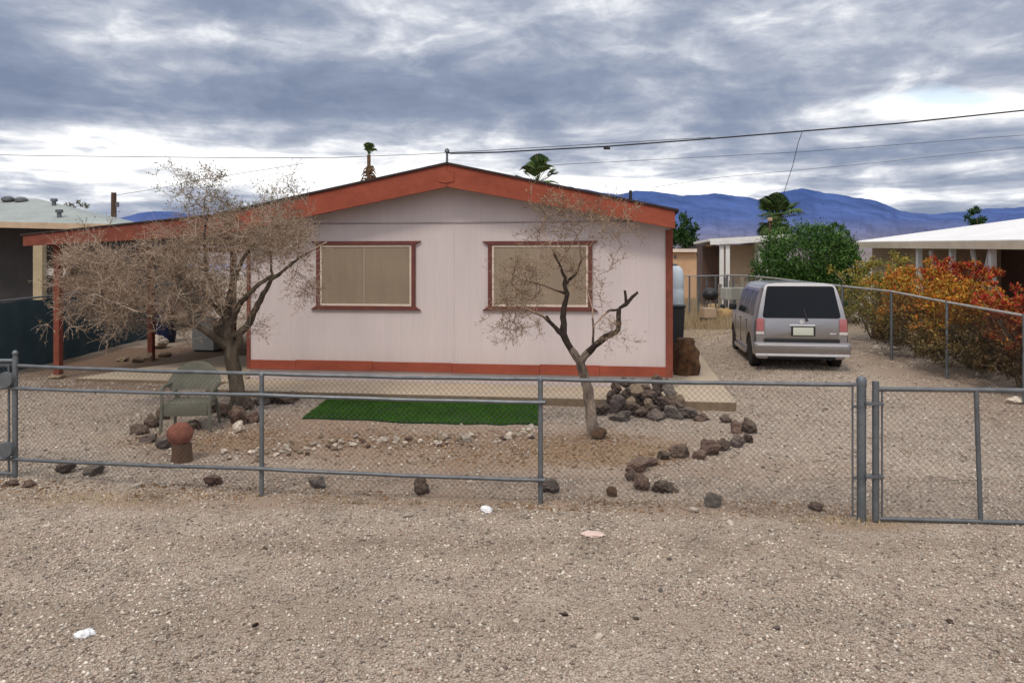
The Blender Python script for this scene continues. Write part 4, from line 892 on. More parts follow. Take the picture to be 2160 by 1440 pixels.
# ------------------------------------------------------------------ trees
def unit(r): 
    v = Vector((r.gauss(0, 1), r.gauss(0, 1), r.gauss(0, 1))); return v.normalized()
def leaf_arrays(P, D, Ls, Ws, rs):
    """rhombic leaves at points P along directions D"""
    n = len(P); P = np.array(P); D = np.array(D); Ls = np.array(Ls)[:, None]; Ws = np.array(Ws)[:, None]
    rv = rs.randn(n, 3); S = np.cross(D, rv); S /= np.linalg.norm(S, axis=1)[:, None] + 1e-9
    v = np.stack([P, P + D * Ls * .5 + S * Ws * .5, P + D * Ls, P + D * Ls * .5 - S * Ws * .5], 1)
    return v.reshape(-1, 3), np.arange(n * 4).reshape(-1, 4)
class Tree:
    def __init__(s, limbs, seed, step=.055):
        s.r = random.Random(seed); s.rs = np.random.RandomState(seed); s.pos = []; s.par = []; s.rad = []; s.fixed = 0; s.step = step
        for limb in limbs:         # limb: list of (Vector, radius); the first limb starts at the root, others at the nearest node
            pts = []
            for i in range(len(limb) - 1):
                (p0, r0), (p1, r1) = limb[i], limb[i + 1]; k = max(1, int((p1 - p0).length / step))
                for j in range(k):
                    f = j / k; pts.append((p0.lerp(p1, f) + unit(s.r) * min(r0, .02) * .35, r0 + (r1 - r0) * f))
            pts.append(limb[-1])
            par = -1 if not s.pos else min(range(len(s.pos)), key=lambda i: (s.pos[i] - pts[0][0]).length)
            for p, r_ in pts:
                s.pos.append(p); s.par.append(par); s.rad.append(r_); par = len(s.pos) - 1
        s.fixed = len(s.pos)
    def grow(s, blobs):
        at = []
        for c, rx, ry, rz, n in blobs:
            cents = []
            for _ in range(max(3, n // 9)):
                d = unit(s.r) * (s.r.random() ** (1 / 2.4)); cents.append(Vector((c.x + d.x * rx, c.y + d.y * ry, c.z + d.z * rz)))
            for _ in range(n):
                q0 = s.r.choice(cents); at.append(q0 + unit(s.r) * s.r.random() ** .7 * (.36 if n > 100 else .28))
        sk = np.array([p[:] for p in s.pos])
        at.sort(key=lambda a: ((sk - np.array(a[:])) ** 2).sum(1).min())
        cap = len(s.pos) + len(at) * 14; arr = np.zeros((cap, 3)); n = len(s.pos); arr[:n] = sk
        skip = 6
        s.tips = []
        for a in at:
            d2 = ((arr[:n] - np.array(a[:])) ** 2).sum(1)
            d2[:skip] += 4
            i = int(d2.argmin()); L = math.sqrt(d2[i])
            if L < .02: continue
            k = max(1, min(12, int(L / s.step))); p0 = s.pos[i]; par = i; bend = unit(s.r) * L * .16 + Vector((0, 0, L * .08))
            for j in range(1, k + 1):
                f = j / k; p = p0.lerp(a, f) + bend * (4 * f * (1 - f)) * .6 + unit(s.r) * s.step * .12
                s.pos.append(p); s.par.append(par); s.rad.append(0); par = len(s.pos) - 1
                if n < cap: arr[n] = p[:]; n += 1
            s.tips.append(par)
        kids = [[] for _ in s.pos]
        for i, p in enumerate(s.par):
            if p >= 0: kids[p].append(i)
        s.kids = kids
        for i in range(len(s.pos) - 1, s.fixed - 1, -1):
            ks = [s.rad[k] for k in kids[i] if s.rad[k]]
            s.rad[i] = min(.03, max(.0024, sum(r ** 2.3 for r in ks) ** (1 / 2.3) if ks else .0024))
    def tubes(s, rmin, rmax, sides):
        b = MB(); done = set()
        order = sorted(range(len(s.pos)), key=lambda i: -s.rad[i])
        main = {}
        for i, ks in enumerate(s.kids):
            if ks: main[i] = max(ks, key=lambda k: (k == i + 1 and i + 1 < s.fixed, s.rad[k]))
        for i in range(len(s.pos)):
            p = s.par[i]
            if p >= 0 and main.get(p) == i: continue
            ch_ = [i] if p < 0 else [p, i]
            k = i
            while k in main: k = main[k]; ch_.append(k)
            rr = [s.rad[c] for c in ch_]
            if p >= 0: rr[0] = min(s.rad[p], rr[1] * 1.25)
            # the stretch of the chain that is in the asked range
            seg = [(s.pos[c], r_) for c, r_ in zip(ch_, rr) if rmin <= r_ < rmax or (rmax < .5 and r_ >= rmin and r_ < rmax * 1.3)]
            if len(seg) >= 2: b.tube([q[0] for q in seg], [q[1] for q in seg], sides, cap=True)
        return b
    def sprays(s, cnt, length, leaves, lsize, down=0.0, wid=.35, rad=.0022, twigsides=3, nodes=None, center=None):
        tv = MB(); P, D, Ls, Ws = [], [], [], []
        nodes = nodes or s.tips
        for t_ in nodes:
            p = s.pos[t_]; pd = (p - s.pos[s.par[t_]]); pd = pd.normalized() if pd.length > 1e-6 else Vector((0, 0, 1))
            for _ in range(cnt):
                d = (pd * .6 + unit(s.r) * .95 + Vector((0, 0, .25 - down))).normalized(); L = length * s.r.uniform(.4, 1.25)
                m = p + d * L * .5 + unit(s.r) * L * .1; e = p + d * L + unit(s.r) * L * .15 - Vector((0, 0, down * L * .4))
                tv.tube([p, m, e], [rad, rad * .8, rad * .4], twigsides, cap=False)
                for k in range(leaves):
                    f = s.r.uniform(.2, 1.05); q = p.lerp(m, f * 2) if f < .5 else m.lerp(e, f * 2 - 1)
                    dd = (d * .7 + unit(s.r)).normalized(); P.append(q[:]); D.append(dd[:]); l = lsize * s.r.uniform(.6, 1.3); Ls.append(l); Ws.append(l * wid)
        return tv, (leaf_arrays(P, D, Ls, Ws, s.rs) if P else None)

# --- the big shrubby tree at the left
YT = 11.6
def T(px, py, dy=0): return W(px, py, YT + dy)
root = G(497, 880); YT = root.y
limbs = [[(root - Vector((0, 0, .05)), .13), (T(503, 835), .105), (T(495, 790), .10), (T(487, 745, -.02), .095), (T(480, 700, 0), .085), (T(478, 660, .05), .06), (T(488, 610, .1), .045), (T(505, 560, .1), .03), (T(540, 500, .15), .016)],
         [(T(486, 735, -.02), .06), (T(455, 712, -.15), .05), (T(425, 693, -.25), .042), (T(408, 680, -.3), .036), (T(400, 650, -.35), .026), (T(380, 600, -.3), .018), (T(360, 540, -.2), .012)],
         [(T(505, 705, .0), .055), (T(527, 680, .0), .048), (T(540, 650, -.05), .042), (T(560, 612, -.1), .034), (T(572, 590, -.1), .03), (T(610, 560, -.1), .022), (T(645, 535, -.1), .015), (T(690, 510, -.1), .008)],
         [(T(484, 690, 0), .045), (T(505, 640, -.1), .04), (T(540, 605, -.15), .03), (T(574, 580, -.1), .022), (T(570, 530, -.05), .015), (T(575, 470, 0), .009)],
         [(T(480, 680, .05), .05), (T(460, 630, .15), .04), (T(435, 570, .2), .03), (T(430, 500, .1), .02), (T(440, 440, .1), .011)],
         [(T(470, 665, .05), .035), (T(420, 610, .3), .028), (T(340, 560, .4), .02), (T(260, 560, .4), .011)],
         [(T(420, 690, -.28), .02), (T(350, 680, -.4), .016), (T(270, 650, -.4), .011), (T(200, 620, -.3), .007)],
         [(T(487, 745, -.02), .07), (T(505, 720, .02), .06), (T(505, 703, 0), .056)]]
tree = Tree(limbs, 5)
def B(px, py, rx, ry, rd, n, dy=0):
    c = T(px, py, dy); k = YT / F; return (c, rx * k, rd, ry * k, n)
tree.grow([B(295, 590, 165, 95, 1.0, 430), B(470, 535, 150, 95, 1.0, 350), B(605, 500, 85, 80, .8, 190), B(445, 410, 95, 58, .6, 120), B(585, 410, 34, 42, .35, 42), B(215, 640, 80, 50, .6, 120), B(400, 640, 95, 45, .7, 110), B(640, 610, 45, 55, .4, 22), B(180, 570, 50, 60, .5, 60), B(545, 690, 30, 30, .3, 8)])
bt = empty('bare_tree', root, 0, 'large twiggy half bare tree with a wide tan crown in front of the carport', 'tree')
def loc_build(b, name, mat, par, smooth=60):
    if name in ('trunk', 'limbs'):
        b.v = [tuple(Vector(v) + mnoise.noise_vector(Vector(v) * 9) * .014 + mnoise.noise_vector(Vector(v) * 26) * .006) for v in b.v]
    l = par.location; b.v = [(v[0] - l.x, v[1] - l.y, v[2] - l.z) for v in b.v]; return b.build(name, mat, par, smooth=smooth, recalc=False)
def loc_leaf(arr, name, mat, par):
    v, f = arr; return npmesh(name, v - np.array(par.location)[None], f, mat, par)
loc_build(tree.tubes(.012, 9, 14), 'trunk', M['bark'], bt)
br_ = tree.tubes(0, .012, 4)
hi = [t_ for t_ in tree.tips if tree.pos[t_].z > W(0, 455, YT).z]; lo = [t_ for t_ in tree.tips if tree.pos[t_].z <= W(0, 455, YT).z]
tw, lf = tree.sprays(9, .24, 3, .030, .0, .42, .0022, nodes=lo)
tw.add(br_.v, br_.f); loc_build(tw, 'twigs', M['paletwig'], bt, 180); loc_leaf(lf, 'foliage', M['dryleaf'], bt)  # thin branches are joined into this twigs mesh
tw, lf = tree.sprays(6, .17, 4, .030, -.1, .4, .0018, nodes=hi)
loc_build(tw, 'twigs', M['paletwig'], bt, 180); loc_leaf(lf, 'foliage', M['greyleaf'], bt)

# --- the small bare tree at the right
root = G(1252, 918); YT = root.y
limbs = [[(root - Vector((0, 0, .05)), .085), (T(1247, 870), .072), (T(1240, 820), .066), (T(1230, 785), .062), (T(1222, 762), .06), (T(1205, 735), .045), (T(1188, 705), .042), (T(1188, 670, .02), .036), (T(1190, 640, .03), .034), (T(1196, 620), .03), (T(1190, 600), .03), (T(1193, 585), .024), (T(1178, 555), .015), (T(1160, 515, -.05), .009), (T(1140, 480, -.05), .006)],
         [(T(1190, 708), .034), (T(1172, 690), .03), (T(1160, 680), .024), (T(1152, 665), .02)], [(T(1172, 692), .02), (T(1148, 668, -.05), .014), (T(1110, 650, -.1), .009), (T(1070, 640, -.1), .006)],
         [(T(1224, 768), .05), (T(1240, 742), .045), (T(1262, 722), .042), (T(1290, 705), .038), (T(1305, 695), .034), (T(1304, 670), .03), (T(1308, 650), .026), (T(1322, 640), .026), (T(1334, 626), .022), (T(1345, 617), .018)],
         [(T(1320, 642), .02), (T(1319, 628), .018), (T(1318, 612), .014)], [(T(1306, 652), .018), (T(1285, 655, -.03), .014), (T(1270, 668, -.05), .011), (T(1250, 690, -.1), .008)],
         [(T(1250, 735), .016), (T(1252, 690), .013), (T(1250, 650), .01), (T(1238, 610, .05), .006)],
         [(T(1193, 600), .02), (T(1212, 580), .016), (T(1226, 550), .012), (T(1222, 520), .009), (T(1215, 490, .1), .006)], [(T(1192, 618), .016), (T(1172, 612, -.1), .011), (T(1140, 600, -.1), .008), (T(1100, 590, -.1), .005)],
         [(T(1178, 556), .01), (T(1230, 480, .1), .007), (T(1280, 450, .1), .004)]]
tree = Tree(limbs, 9)
tree.grow([B(1170, 475, 80, 42, .4, 70), B(1105, 605, 58, 40, .4, 85), B(1075, 680, 50, 32, .35, 30), B(1280, 470, 52, 42, .4, 48), B(1305, 690, 40, 32, .3, 16), B(1215, 545, 50, 60, .4, 36), B(1130, 665, 45, 28, .35, 24), B(1255, 640, 32, 42, .3, 14), B(1290, 560, 26, 34, .3, 7)])
bt2 = empty('bare_tree', root, 0, 'small crooked bare tree with cut limb stubs beside the rock heap', 'tree')
loc_build(tree.tubes(.045, 9, 14), 'trunk', M['barkpale'], bt2)
loc_build(tree.tubes(.0115, .045, 9), 'limbs', M['darklimb'], bt2)
br_ = tree.tubes(0, .0125, 4)
tw, lf = tree.sprays(7, .18, 3, .028, -.15, .42, .0018)
tw.add(br_.v, br_.f)  # thin branches go into the twigs mesh too
loc_build(tw, 'twigs', M['midtwig'], bt2, 180); loc_leaf(lf, 'foliage', M['dryleaf'], bt2)
# split stump and chips at its foot
lg = rock(1262, 925, .26, .16, 'split brown log at the foot of the small bare tree', 'rock', name='log', cat='log'); me = lg.data.copy(); me.materials.clear(); me.materials.append(M['logend']); lg.data = me

# --- leafy masses
def bush(name, label, cat, foot, blobs, n, lsize, mat, group=None, stems=7, wid=.35, stem_mat='twig', up=.4, seed=1, loose=0):
    r = random.Random(seed); rs = np.random.RandomState(seed); e = empty(name, foot, 0, label, cat, group)
    tot = sum(rx * ry * rz for _, rx, ry, rz in blobs); P, D, Ls, Ws = [], [], [], []; b = MB()
    for c, rx, ry, rz in blobs:
        k = int(n * rx * ry * rz / tot); ncl = max(8, k // 60)
        cl_ = []
        for _ in range(ncl):
            d = unit(r) * (.45 + .55 * r.random() ** .5); k2 = 1 + (loose * .35 * max(0, r.gauss(0, 1)) if d.z > -.2 else 0); cl_.append(Vector((c.x + d.x * rx * k2, c.y + d.y * ry * k2, max(c.z + d.z * rz * k2, .12))))
        for q in cl_:
            out = (q - c); out = Vector((out.x / rx, out.y / ry, out.z / rz)); rad = (.16 - .05 * loose) * (rx + rz) * r.uniform(.5, 1.2)
            for _ in range(k // ncl):
                p = q + unit(r) * rad * r.random() ** .6; d = (unit(r) + out * .6 + Vector((0, 0, up))).normalized()
                if p.z < .05: continue
                P.append((p - foot)[:]); D.append(d[:]); l = lsize * r.uniform(.6, 1.35); Ls.append(l); Ws.append(l * wid)
        for _ in range(stems):
            q = r.choice(cl_); s0_ = Vector((foot.x + r.uniform(-.2, .2), foot.y + r.uniform(-.2, .2), foot.z - .05)); m_ = s0_.lerp(q, .5) + Vector((0, 0, .15)); b.tube([s0_ - foot, m_ - foot, q - foot], [.022, .014, .005], 5)
    b.build('stems', M[stem_mat], e, smooth=60)
    npmesh('foliage', *leaf_arrays(P, D, Ls, Ws, rs), M[mat], e); return e
p = Vector((8.75, 24.0, gz(8.75, 24)))
bush('oleander_bush', 'big rounded dark green bush behind the silver car', 'bush', p, [(W(1700, 545, 24), 1.35, 1.2, .95), (W(1640, 575, 24), .75, .8, .75), (W(1770, 570, 24), .8, .8, .8), (W(1710, 620, 24), 1.5, 1.2, .9), (W(1745, 500, 24), .6, .6, .35)], 40000, .115, 'leafy', wid=.26, seed=3)
ga = 'autumn shrubs along the side fence'
def ab(name, px, Y, X, blobs, n, mat, label, seed, size=.075):
    f = Vector((X, Y, gz(X, Y))); bush(name, label, 'shrub', f, blobs, int(n * 1.5), size * .8, mat, ga, 16, .45, seed=seed, loose=1)
ab('autumn_shrub', 1850, 19.5, 8.9, [(W(1865, 575, 19.5), .75, .9, .42), (W(1850, 640, 19.0), .85, 1.0, .65), (W(1895, 665, 18.5), .75, .8, .55)], 9000, 'autumngreen', 'yellowish olive shrub nearest the green bush along the side fence', 4)
ab('autumn_shrub', 1950, 17.2, 9.0, [(W(1935, 605, 17), .85, .8, .45), (W(1975, 622, 16.6), .75, .8, .38), (W(1960, 685, 16.5), 1.0, .8, .6)], 11000, 'autumn', 'bright orange shrub in the middle of the side fence', 5)
ab('autumn_shrub', 2020, 15.4, 8.9, [(W(2030, 630, 15), .65, .7, .34), (W(2060, 655, 14.6), .6, .7, .3), (W(2040, 715, 14.6), .9, .7, .55)], 10000, 'autumn', 'orange brown shrub right of the bright orange one', 6)
ab('autumn_shrub', 2010, 17.8, 9.6, [(W(2015, 582, 17.8), .65, .5, .28), (W(2055, 575, 17.6), .42, .4, .2)], 5000, 'autumnred', 'crimson shrub under the porch of the white roofed house', 7)
ab('autumn_shrub', 2140, 13.4, 8.7, [(W(2135, 640, 13.5), .5, .6, .33), (W(2165, 690, 13.2), .65, .6, .45), (W(2130, 745, 13), .55, .5, .38), (W(2230, 670, 13), .6, .7, .5)], 10000, 'autumnred', 'red leaved shrub at the right picture edge', 8, .08)
p = Vector((8.1, 40, gz(8.1, 40)))
bush('shade_tree', 'dark green tree seen past the right corner of the pink home', 'tree', p, [(W(1432, 490, 40), .9, 1, .9), (W(1425, 520, 40), .8, 1, .9)], 3500, .2, 'leafdark', seed=9)
p = W(2062, 470, 60); p.z = -.5
bush('shade_tree', 'small far tree top above the white roof', 'tree', p, [(W(2062, 458, 60), .75, .7, .65), (W(2062, 500, 60), .5, .5, 1.3)], 1500, .25, 'leafdark', seed=10)
p = W(155, 470, 45); p.z = -.5
bush('shade_tree', 'pale wispy tree behind the grey green roof', 'tree', p, [(W(158, 440, 45), .7, .7, .35), (W(140, 470, 45), .6, .6, .7)], 500, .18, 'greyleaf', seed=12)

# --- fan palms
def palm(name, label, px, top, Y, fronds, rad, trunk_r, skirt=0, seed=1, spread=1.0, up=.3, lo=-.35, arc=2.7):
    r = random.Random(seed); c = W(px, top, Y); foot = Vector((c.x, c.y, gz(c.x, c.y))); e = empty(name, foot, 0, label, 'palm tree', None)
    hz = c.z - foot.z; b = MB(); b.tube([(0, 0, -.1), (.03, 0, hz * .5), (0, 0, hz)], [trunk_r * 1.2, trunk_r, trunk_r], 10); b.build('trunk', M['palmdead'], e, smooth=60)
    vs, fs = [], []
    def fan(b_, o_, d, L, rad, n, droop):
        side = d.cross(Vector((0, 0, 1))); side = side.normalized() if side.length > .05 else Vector((1, 0, 0)); upv = side.cross(d)
        hub = o_ + d * L; b_.tube([o_, o_ + d * L * .5 + Vector((0, 0, .03)), hub], [.022, .018, .014], 4)
        for k in range(n):
            a = (k / (n - 1) - .5) * arc; bd = (d * math.cos(a) + side * math.sin(a)).normalized(); l = rad * (1 - .18 * abs(a) / 2)
            m = hub + bd * l * .6 + upv * .03; tip = hub + bd * l + Vector((0, 0, -droop * l)); wv = side if abs(math.cos(a)) > .5 else d; wv = (wv - bd * wv.dot(bd)).normalized() * l * .075
            i0 = len(b_.v); b_.v += [tuple(hub), tuple(m + wv), tuple(tip), tuple(m - wv)]; b_.f.append((i0, i0 + 1, i0 + 2, i0 + 3))
    b = MB()
    for i in range(fronds):
        a = i * 2.4 + r.uniform(-.2, .2); el = r.uniform(lo, 1.35) * spread + up * .3; d = Vector((math.cos(a) * math.cos(el), math.sin(a) * math.cos(el), math.sin(el)))
        fan(b, Vector((0, 0, hz)), d, rad * r.uniform(.35, .75), rad * r.uniform(.4, .75), 15, r.uniform(.1, .4))
    b.build('crown', M['palmleaf'], e, recalc=False)
    if skirt:
        b = MB()
        for i in range(int(fronds * 1.3)):
            a = i * 2.4; el = -r.uniform(.75, 1.35); d = Vector((math.cos(a) * math.cos(el), math.sin(a) * math.cos(el), math.sin(el)))
            fan(b, Vector((0, 0, hz - r.uniform(.1, skirt))), d, rad * .3, rad * .45, 9, .3)
        b.build('skirt', M['palmdead'], e, recalc=False)
    return e
palm('fan_palm', 'fan palm behind the green bush and the silver car', 1637, 460, 30, 50, .86, .2, .7, 2, lo=-1.0)
palm('fan_palm', 'fan palm crown showing above the right slope of the roof', 1132, 390, 40, 22, 1.30, .22, .3, 3, up=.5, lo=-.3, arc=1.7)
palm('fan_palm', 'tall thin fan palm rising above the left slope of the roof', 778, 327, 58, 16, .80, .13, 0, 4, up=.3, lo=.55, arc=1.9)
# ragged growth on the lower stem of the tall palm
e = [o for o in COL.objects if o.name.startswith('fan_palm')][-1]; hz = W(778, 322, 58).z - e.location.z; r = random.Random(5); b = MB()
for i in range(60):
    a = r.random() * 6.28; z0 = hz - r.uniform(1.0, 2.6); k = (hz - z0) / 2.6; l = .25 + .6 * k; b.tube([(0, 0, z0), (math.cos(a) * l * .6, math.sin(a) * l * .6, z0 + .05), (math.cos(a) * l, math.sin(a) * l, z0 - .25)], [.07, .06, .01], 4)
b.build('skirt', M['palmdead'], e, recalc=False)
b = MB(); pp = W(1624, 470, 28); pl_ = empty('lamp_pole', (pp.x, pp.y, gz(pp.x, pp.y)), 0, 'slim pale pole in front of the fan palm behind the green bush', 'pole')
b.tube([(0, 0, 0), (0, 0, 3.2)], [.05, .04], 8); b.build('shaft', M['utility'], pl_, smooth=40); b = MB(); b.box(-.07, .07, -.07, .07, 3.2, 3.32); b.build('head', M['tanwall'], pl_, bevel=.02)

# ------------------------------------------------------------------ neighbours at the right
# long house with the white roof
rh0 = Vector((10.4, 16.3, 0)); rh1 = Vector((10.9, 25.8, 0)); dr = (rh1 - rh0).normalized(); ar = math.atan2(dr.y, dr.x) - math.pi / 2
rn = empty('neighbour_house', rh0 - dr * 4, ar, 'long low house with a wide white roof and a dark porch behind the autumn shrubs', 'house')
Lr = (rh1 - rh0).length + 4
EV = lambda y: 2.62 + .022 * y
b = MB()
for y_ in (0, Lr): b.v += [(0, y_, EV(y_)), (7.5, y_, EV(y_) + 1.03), (7.5, y_, EV(y_) + 1.1), (0, y_, EV(y_) + .07)]
b.f += [(0, 1, 2, 3), (7, 6, 5, 4)] + [(i, i + 4, (i + 1) % 4 + 4, (i + 1) % 4) for i in range(4)]; b.build('roof', M['whiteroof'], rn)
b = MB()
for y_ in (0, Lr): b.v += [(-.04, y_, EV(y_) - .13), (-.003, y_, EV(y_) - .13), (-.003, y_, EV(y_) + .05), (-.04, y_, EV(y_) + .05)]
b.f += [(0, 1, 2, 3), (7, 6, 5, 4)] + [(i, i + 4, (i + 1) % 4 + 4, (i + 1) % 4) for i in range(4)]; b.build('fascia', pm('cream_gutter', (.62, .54, .42), (.52, .44, .34), 2, .6), rn)
b = MB(); b.box(2.6, 7.3, .2, Lr - .3, -.05, 2.9); b.build('wall', M['brownwall'], rn)
b = MB(); b.box(.5, 2.58, Lr - 3.8, Lr - .3, -.05, 2.85); b.build('porch_room', M['tanwall'], rn)
for y_ in (1.0, 3.5, 5.6, 7.4, 9.2):
    b = MB(); b.box(.12, .24, y_ - .06, y_ + .06, -.05, EV(y_) + .02); b.build('post', M['white'], rn)
for y_, s in ((6.3, 1), (6.3, -1), (8.4, 1)):
    b = MB(); b.tube([(.3, y_, 1.55), (.3, y_ + s * .4, 2.62)], .055, 6); b.build('brace', M['white'], rn)
# beige carport house in the middle distance
mh = empty('neighbour_house', W(1560, 600, 30) * 1.0, R(-6), 'beige house with a white flat porch roof beyond the parked car', 'house'); mh.location.z = gz(8.5, 30)
wpx = 30 / F
b = MB(); b.prism([(-72 * wpx, 2.52), (95 * wpx, 2.68), (95 * wpx, 2.76), (-72 * wpx, 2.6)], -1.2, 3.5); b.build('roof', M['white'], mh)
b = MB(); b.prism([(-70 * wpx, 2.38), (95 * wpx, 2.54), (95 * wpx, 2.68), (-70 * wpx, 2.52)], -1.22, -1.15); b.build('fascia', M['white'], mh)
b = MB(); b.box(-24 * wpx, 30 * wpx, 0, 3.2, 0, 2.42); b.build('wall', M['tanwall'], mh)
b = MB(); b.box(30 * wpx + .002, 92 * wpx, -.8, 3.2, 0, 2.5); b.build('side_wall', M['white'], mh)
b = MB(); b.box(-66 * wpx, -25 * wpx, 1.5, 3.2, 0, 2.38); b.build('rear_wall', M['brownwall'], mh)
for x in (-46, -34):
    b = MB(); b.box(x * wpx - .07, x * wpx + .07, -1.1, -.96, 0, 2.44); b.build('post', M['white'], mh)
# peach house and its shed
ph = empty('neighbour_house', (9.6, 41, gz(9.6, 41)), 0, 'peach walled gable house with a dark roof edge past the pink home', 'house')
k = 41 / F; X0 = lambda px: (px - CX) * k - 9.6; Z0 = lambda py: H - (py - HZ) * k - ph.location.z
b = MB(); b.prism([(X0(1472), 0), (X0(1500), 0), (X0(1520), 0), (X0(1520), Z0(525)), (X0(1488), Z0(513)), (X0(1474), Z0(530))], 0, 5); b.build('wall', M['peach'], ph)
b = MB(); b.prism([(X0(1469), Z0(538)), (X0(1487), Z0(509)), (X0(1524), Z0(522)), (X0(1524), Z0(525.5)), (X0(1488), Z0(513)), (X0(1472), Z0(541))], -.3, 5.2); b.build('roof', M['shingle'], ph)
p2 = empty('garden_shed', (8.5, 37, gz(8.5, 37)), 0, 'orange tan shed with a pale flat roof just past the pink home corner', 'shed'); k = 37 / F; X1 = lambda px: (px - CX) * k - 8.5; Z1 = lambda py: H - (py - HZ) * k - p2.location.z
b = MB(); b.box(X1(1395), X1(1469), 0, 3, 0, Z1(533)); b.build('wall', M['peach'], p2)
b = MB(); b.box(X1(1393), X1(1471), -.25, 3.2, Z1(532), Z1(525)); b.build('roof', M['cream'], p2)
b = MB(); b.box(X1(1422), X1(1427), -.03, -.002, Z1(545), Z1(538)); b.build('vent', M['galvdark'], p2)
# far back fence of wire and boards
bf_ = empty('back_fence', (8, 27.5, gz(8, 27.5)), 0, 'weathered wire and board fence across the back of the driveway', 'fence')
b = MB(); b.tube([(-3.4, .4, 1.25), (-.8, 0, 1.3), (-.6, 0, 1.3)], .02, 6); b.build('top_rail', M['galv'], bf_, smooth=40)
for i in range(8):
    x = -2.5 + i * .3
    b = MB(); b.tube([(x, .2, -.05), (x, .2, 1.3)], .03, 6); b.build('post', M['galv'], bf_, smooth=40)
b = MB(); chainlink(b, (-3.4, .4, 0), (-.7, .1, 0), .02, 1.25, .08, .0017); b.build('wire_mesh', M['wire'], bf_, recalc=False)
for i in range(7):
    x = -.9 + i * .19; b = MB(); b.box(x, x + .13, .25, .28, 0, 1.0 + .12 * ((i * 5) % 3)); b.build('board', pm('weathered_board', (.36, .32, .26), (.24, .2, .16), 4, .85) if i == 0 else bpy.data.materials['weathered_board'], bf_)
# white tank and dark bin beside the house
wt_ = empty('water_tank', G(1428, 705), 0, 'white ribbed tank half hidden behind the house corner', 'tank')
Yw = wt_.location.y; zt4 = H - (558 - HZ) / F * Yw - wt_.location.z
Yw = 19.0; X_ = (1421 - CX) / F * Yw; wt_.location = (X_, Yw, gz(X_, Yw)); r_ = .235; zt4 = H - (560 - HZ) / F * Yw - wt_.location.z
prof_ = [(r_ * .96, 0)]
for i in range(5): prof_ += [(r_, .04 + i * (zt4 - .2) / 5), (r_, -.02 + (i + 1) * (zt4 - .2) / 5), (r_ * .955, .01 + (i + 1) * (zt4 - .2) / 5)]
prof_ += [(r_ * .9, zt4 - .1), (r_ * .6, zt4 - .02), (.05, zt4)]
b = MB(); b.lathe(prof_, 24); b.build('shell', pm('pale_blue_white', (.55, .62, .68), (.48, .55, .62), 2, .5), wt_, smooth=40)
b = MB(); b.lathe([(.09, zt4 - .01), (.09, zt4 + .03), (.02, zt4 + .05)], 14); b.build('lid', M['galvdark'], wt_, smooth=40)
bn2 = empty('waste_bin', (0, 0, 0), -A, 'black waste bin against the right side of the pink home', 'bin'); Yw = 16.4; X_ = (1421 - CX) / F * Yw + .02; bn2.location = (X_, Yw, O.z + .10)
b = MB(); zt5 = H - (648 - HZ) / F * Yw - O.z - .10; b.prism([(-.16, .06), (.14, .06), (.19, zt5), (-.2, zt5)], -.25, .25); b.build('body', M['black'], bn2, bevel=.02)
b = MB(); b.box(-.22, .21, -.28, .28, zt5 + .002, zt5 + .05); b.build('lid', M['black'], bn2, bevel=.015)
for s in (-1, 1):
    b = MB(); b.lathe([(.09, -.03), (.1, -.02), (.1, .02), (.09, .03)], 14, (s * .17, .2, .1), axis='x'); b.build('wheel', M['black'], bn2, smooth=40)
# big weathered stump by the house corner
u_, v_ = HL(GA(1447, 790, O.z + .1)); lgp = HS(u_, v_, .10)
lg = empty('stump', lgp, .3, 'big rough brown stump standing on the pavement by the right house corner', 'stump')
b = MB(); nA, nZ = 26, 14; r = random.Random(3)
for j in range(nZ + 1):
    z = j / nZ * .66
    for i in range(nA):
        a = i / nA * 6.283; rr = .25 * (1 - .9 * (z / .66 - .42) ** 2) * (1 + .45 * mnoise.noise((math.cos(a) * 1.6, math.sin(a) * 1.6, z * 3 + 4)) + .2 * mnoise.noise((math.cos(a) * 5, math.sin(a) * 5, z * 6)))
        b.v.append((rr * math.cos(a), rr * math.sin(a), z + .05 * mnoise.noise((a, 0, 5)) * (j / nZ)))
for j in range(nZ):
    for i in range(nA): b.f.append((j * nA + i, j * nA + (i + 1) % nA, (j + 1) * nA + (i + 1) % nA, (j + 1) * nA + i))
b.f.append(tuple(range(nZ * nA, nZ * nA + nA))); b.build('trunk', M['logend'], lg, smooth=50)
# clutter at the back: grill, straw heaps
gr = empty('barbecue_grill', (6.35, 25.8, gz(6.35, 25.8)), .3, 'dark barbecue grill on legs in front of the back fence', 'grill')
b = MB(); b.lathe([(.05, .55), (.2, .6), (.26, .72), (.26, .78), (.2, .9), (.05, .96)], 18); b.build('bowl', M['black'], gr, smooth=50)
for a in (0, 2.1, 4.2):
    b = MB(); b.tube([(.15 * math.cos(a), .15 * math.sin(a), .62), (.28 * math.cos(a), .28 * math.sin(a), 0)], .015, 6); b.build('leg', M['galvdark'], gr, smooth=40)
cr = empty('crate', (6.0, 24.6, gz(6.0, 24.6)), .2, 'pale box with a dark base behind the water tank', 'crate'); b = MB(); b.box(-.2, .2, -.15, .15, .12, .42); b.build('body', M['tanwall'], cr, bevel=.02); b = MB(); b.box(-.22, .22, -.17, .17, 0, .118); b.build('base', M['black'], cr, bevel=.02)
tr = empty('garden_cart', (7.3, 26.4, gz(7.3, 26.4)), .1, 'grey and white metal cart parked by the back fence', 'cart')
b = MB(); b.box(-.4, .4, -.25, .25, .55, .95); b.build('tray', M['box'], tr, bevel=.03)
for s in (-1, 1):
    b = MB(); b.lathe([(.17, -.04), (.2, -.03), (.2, .03), (.17, .04)], 16, (s * .42, 0, .2), axis='x'); b.build('wheel', M['black'], tr, smooth=40)
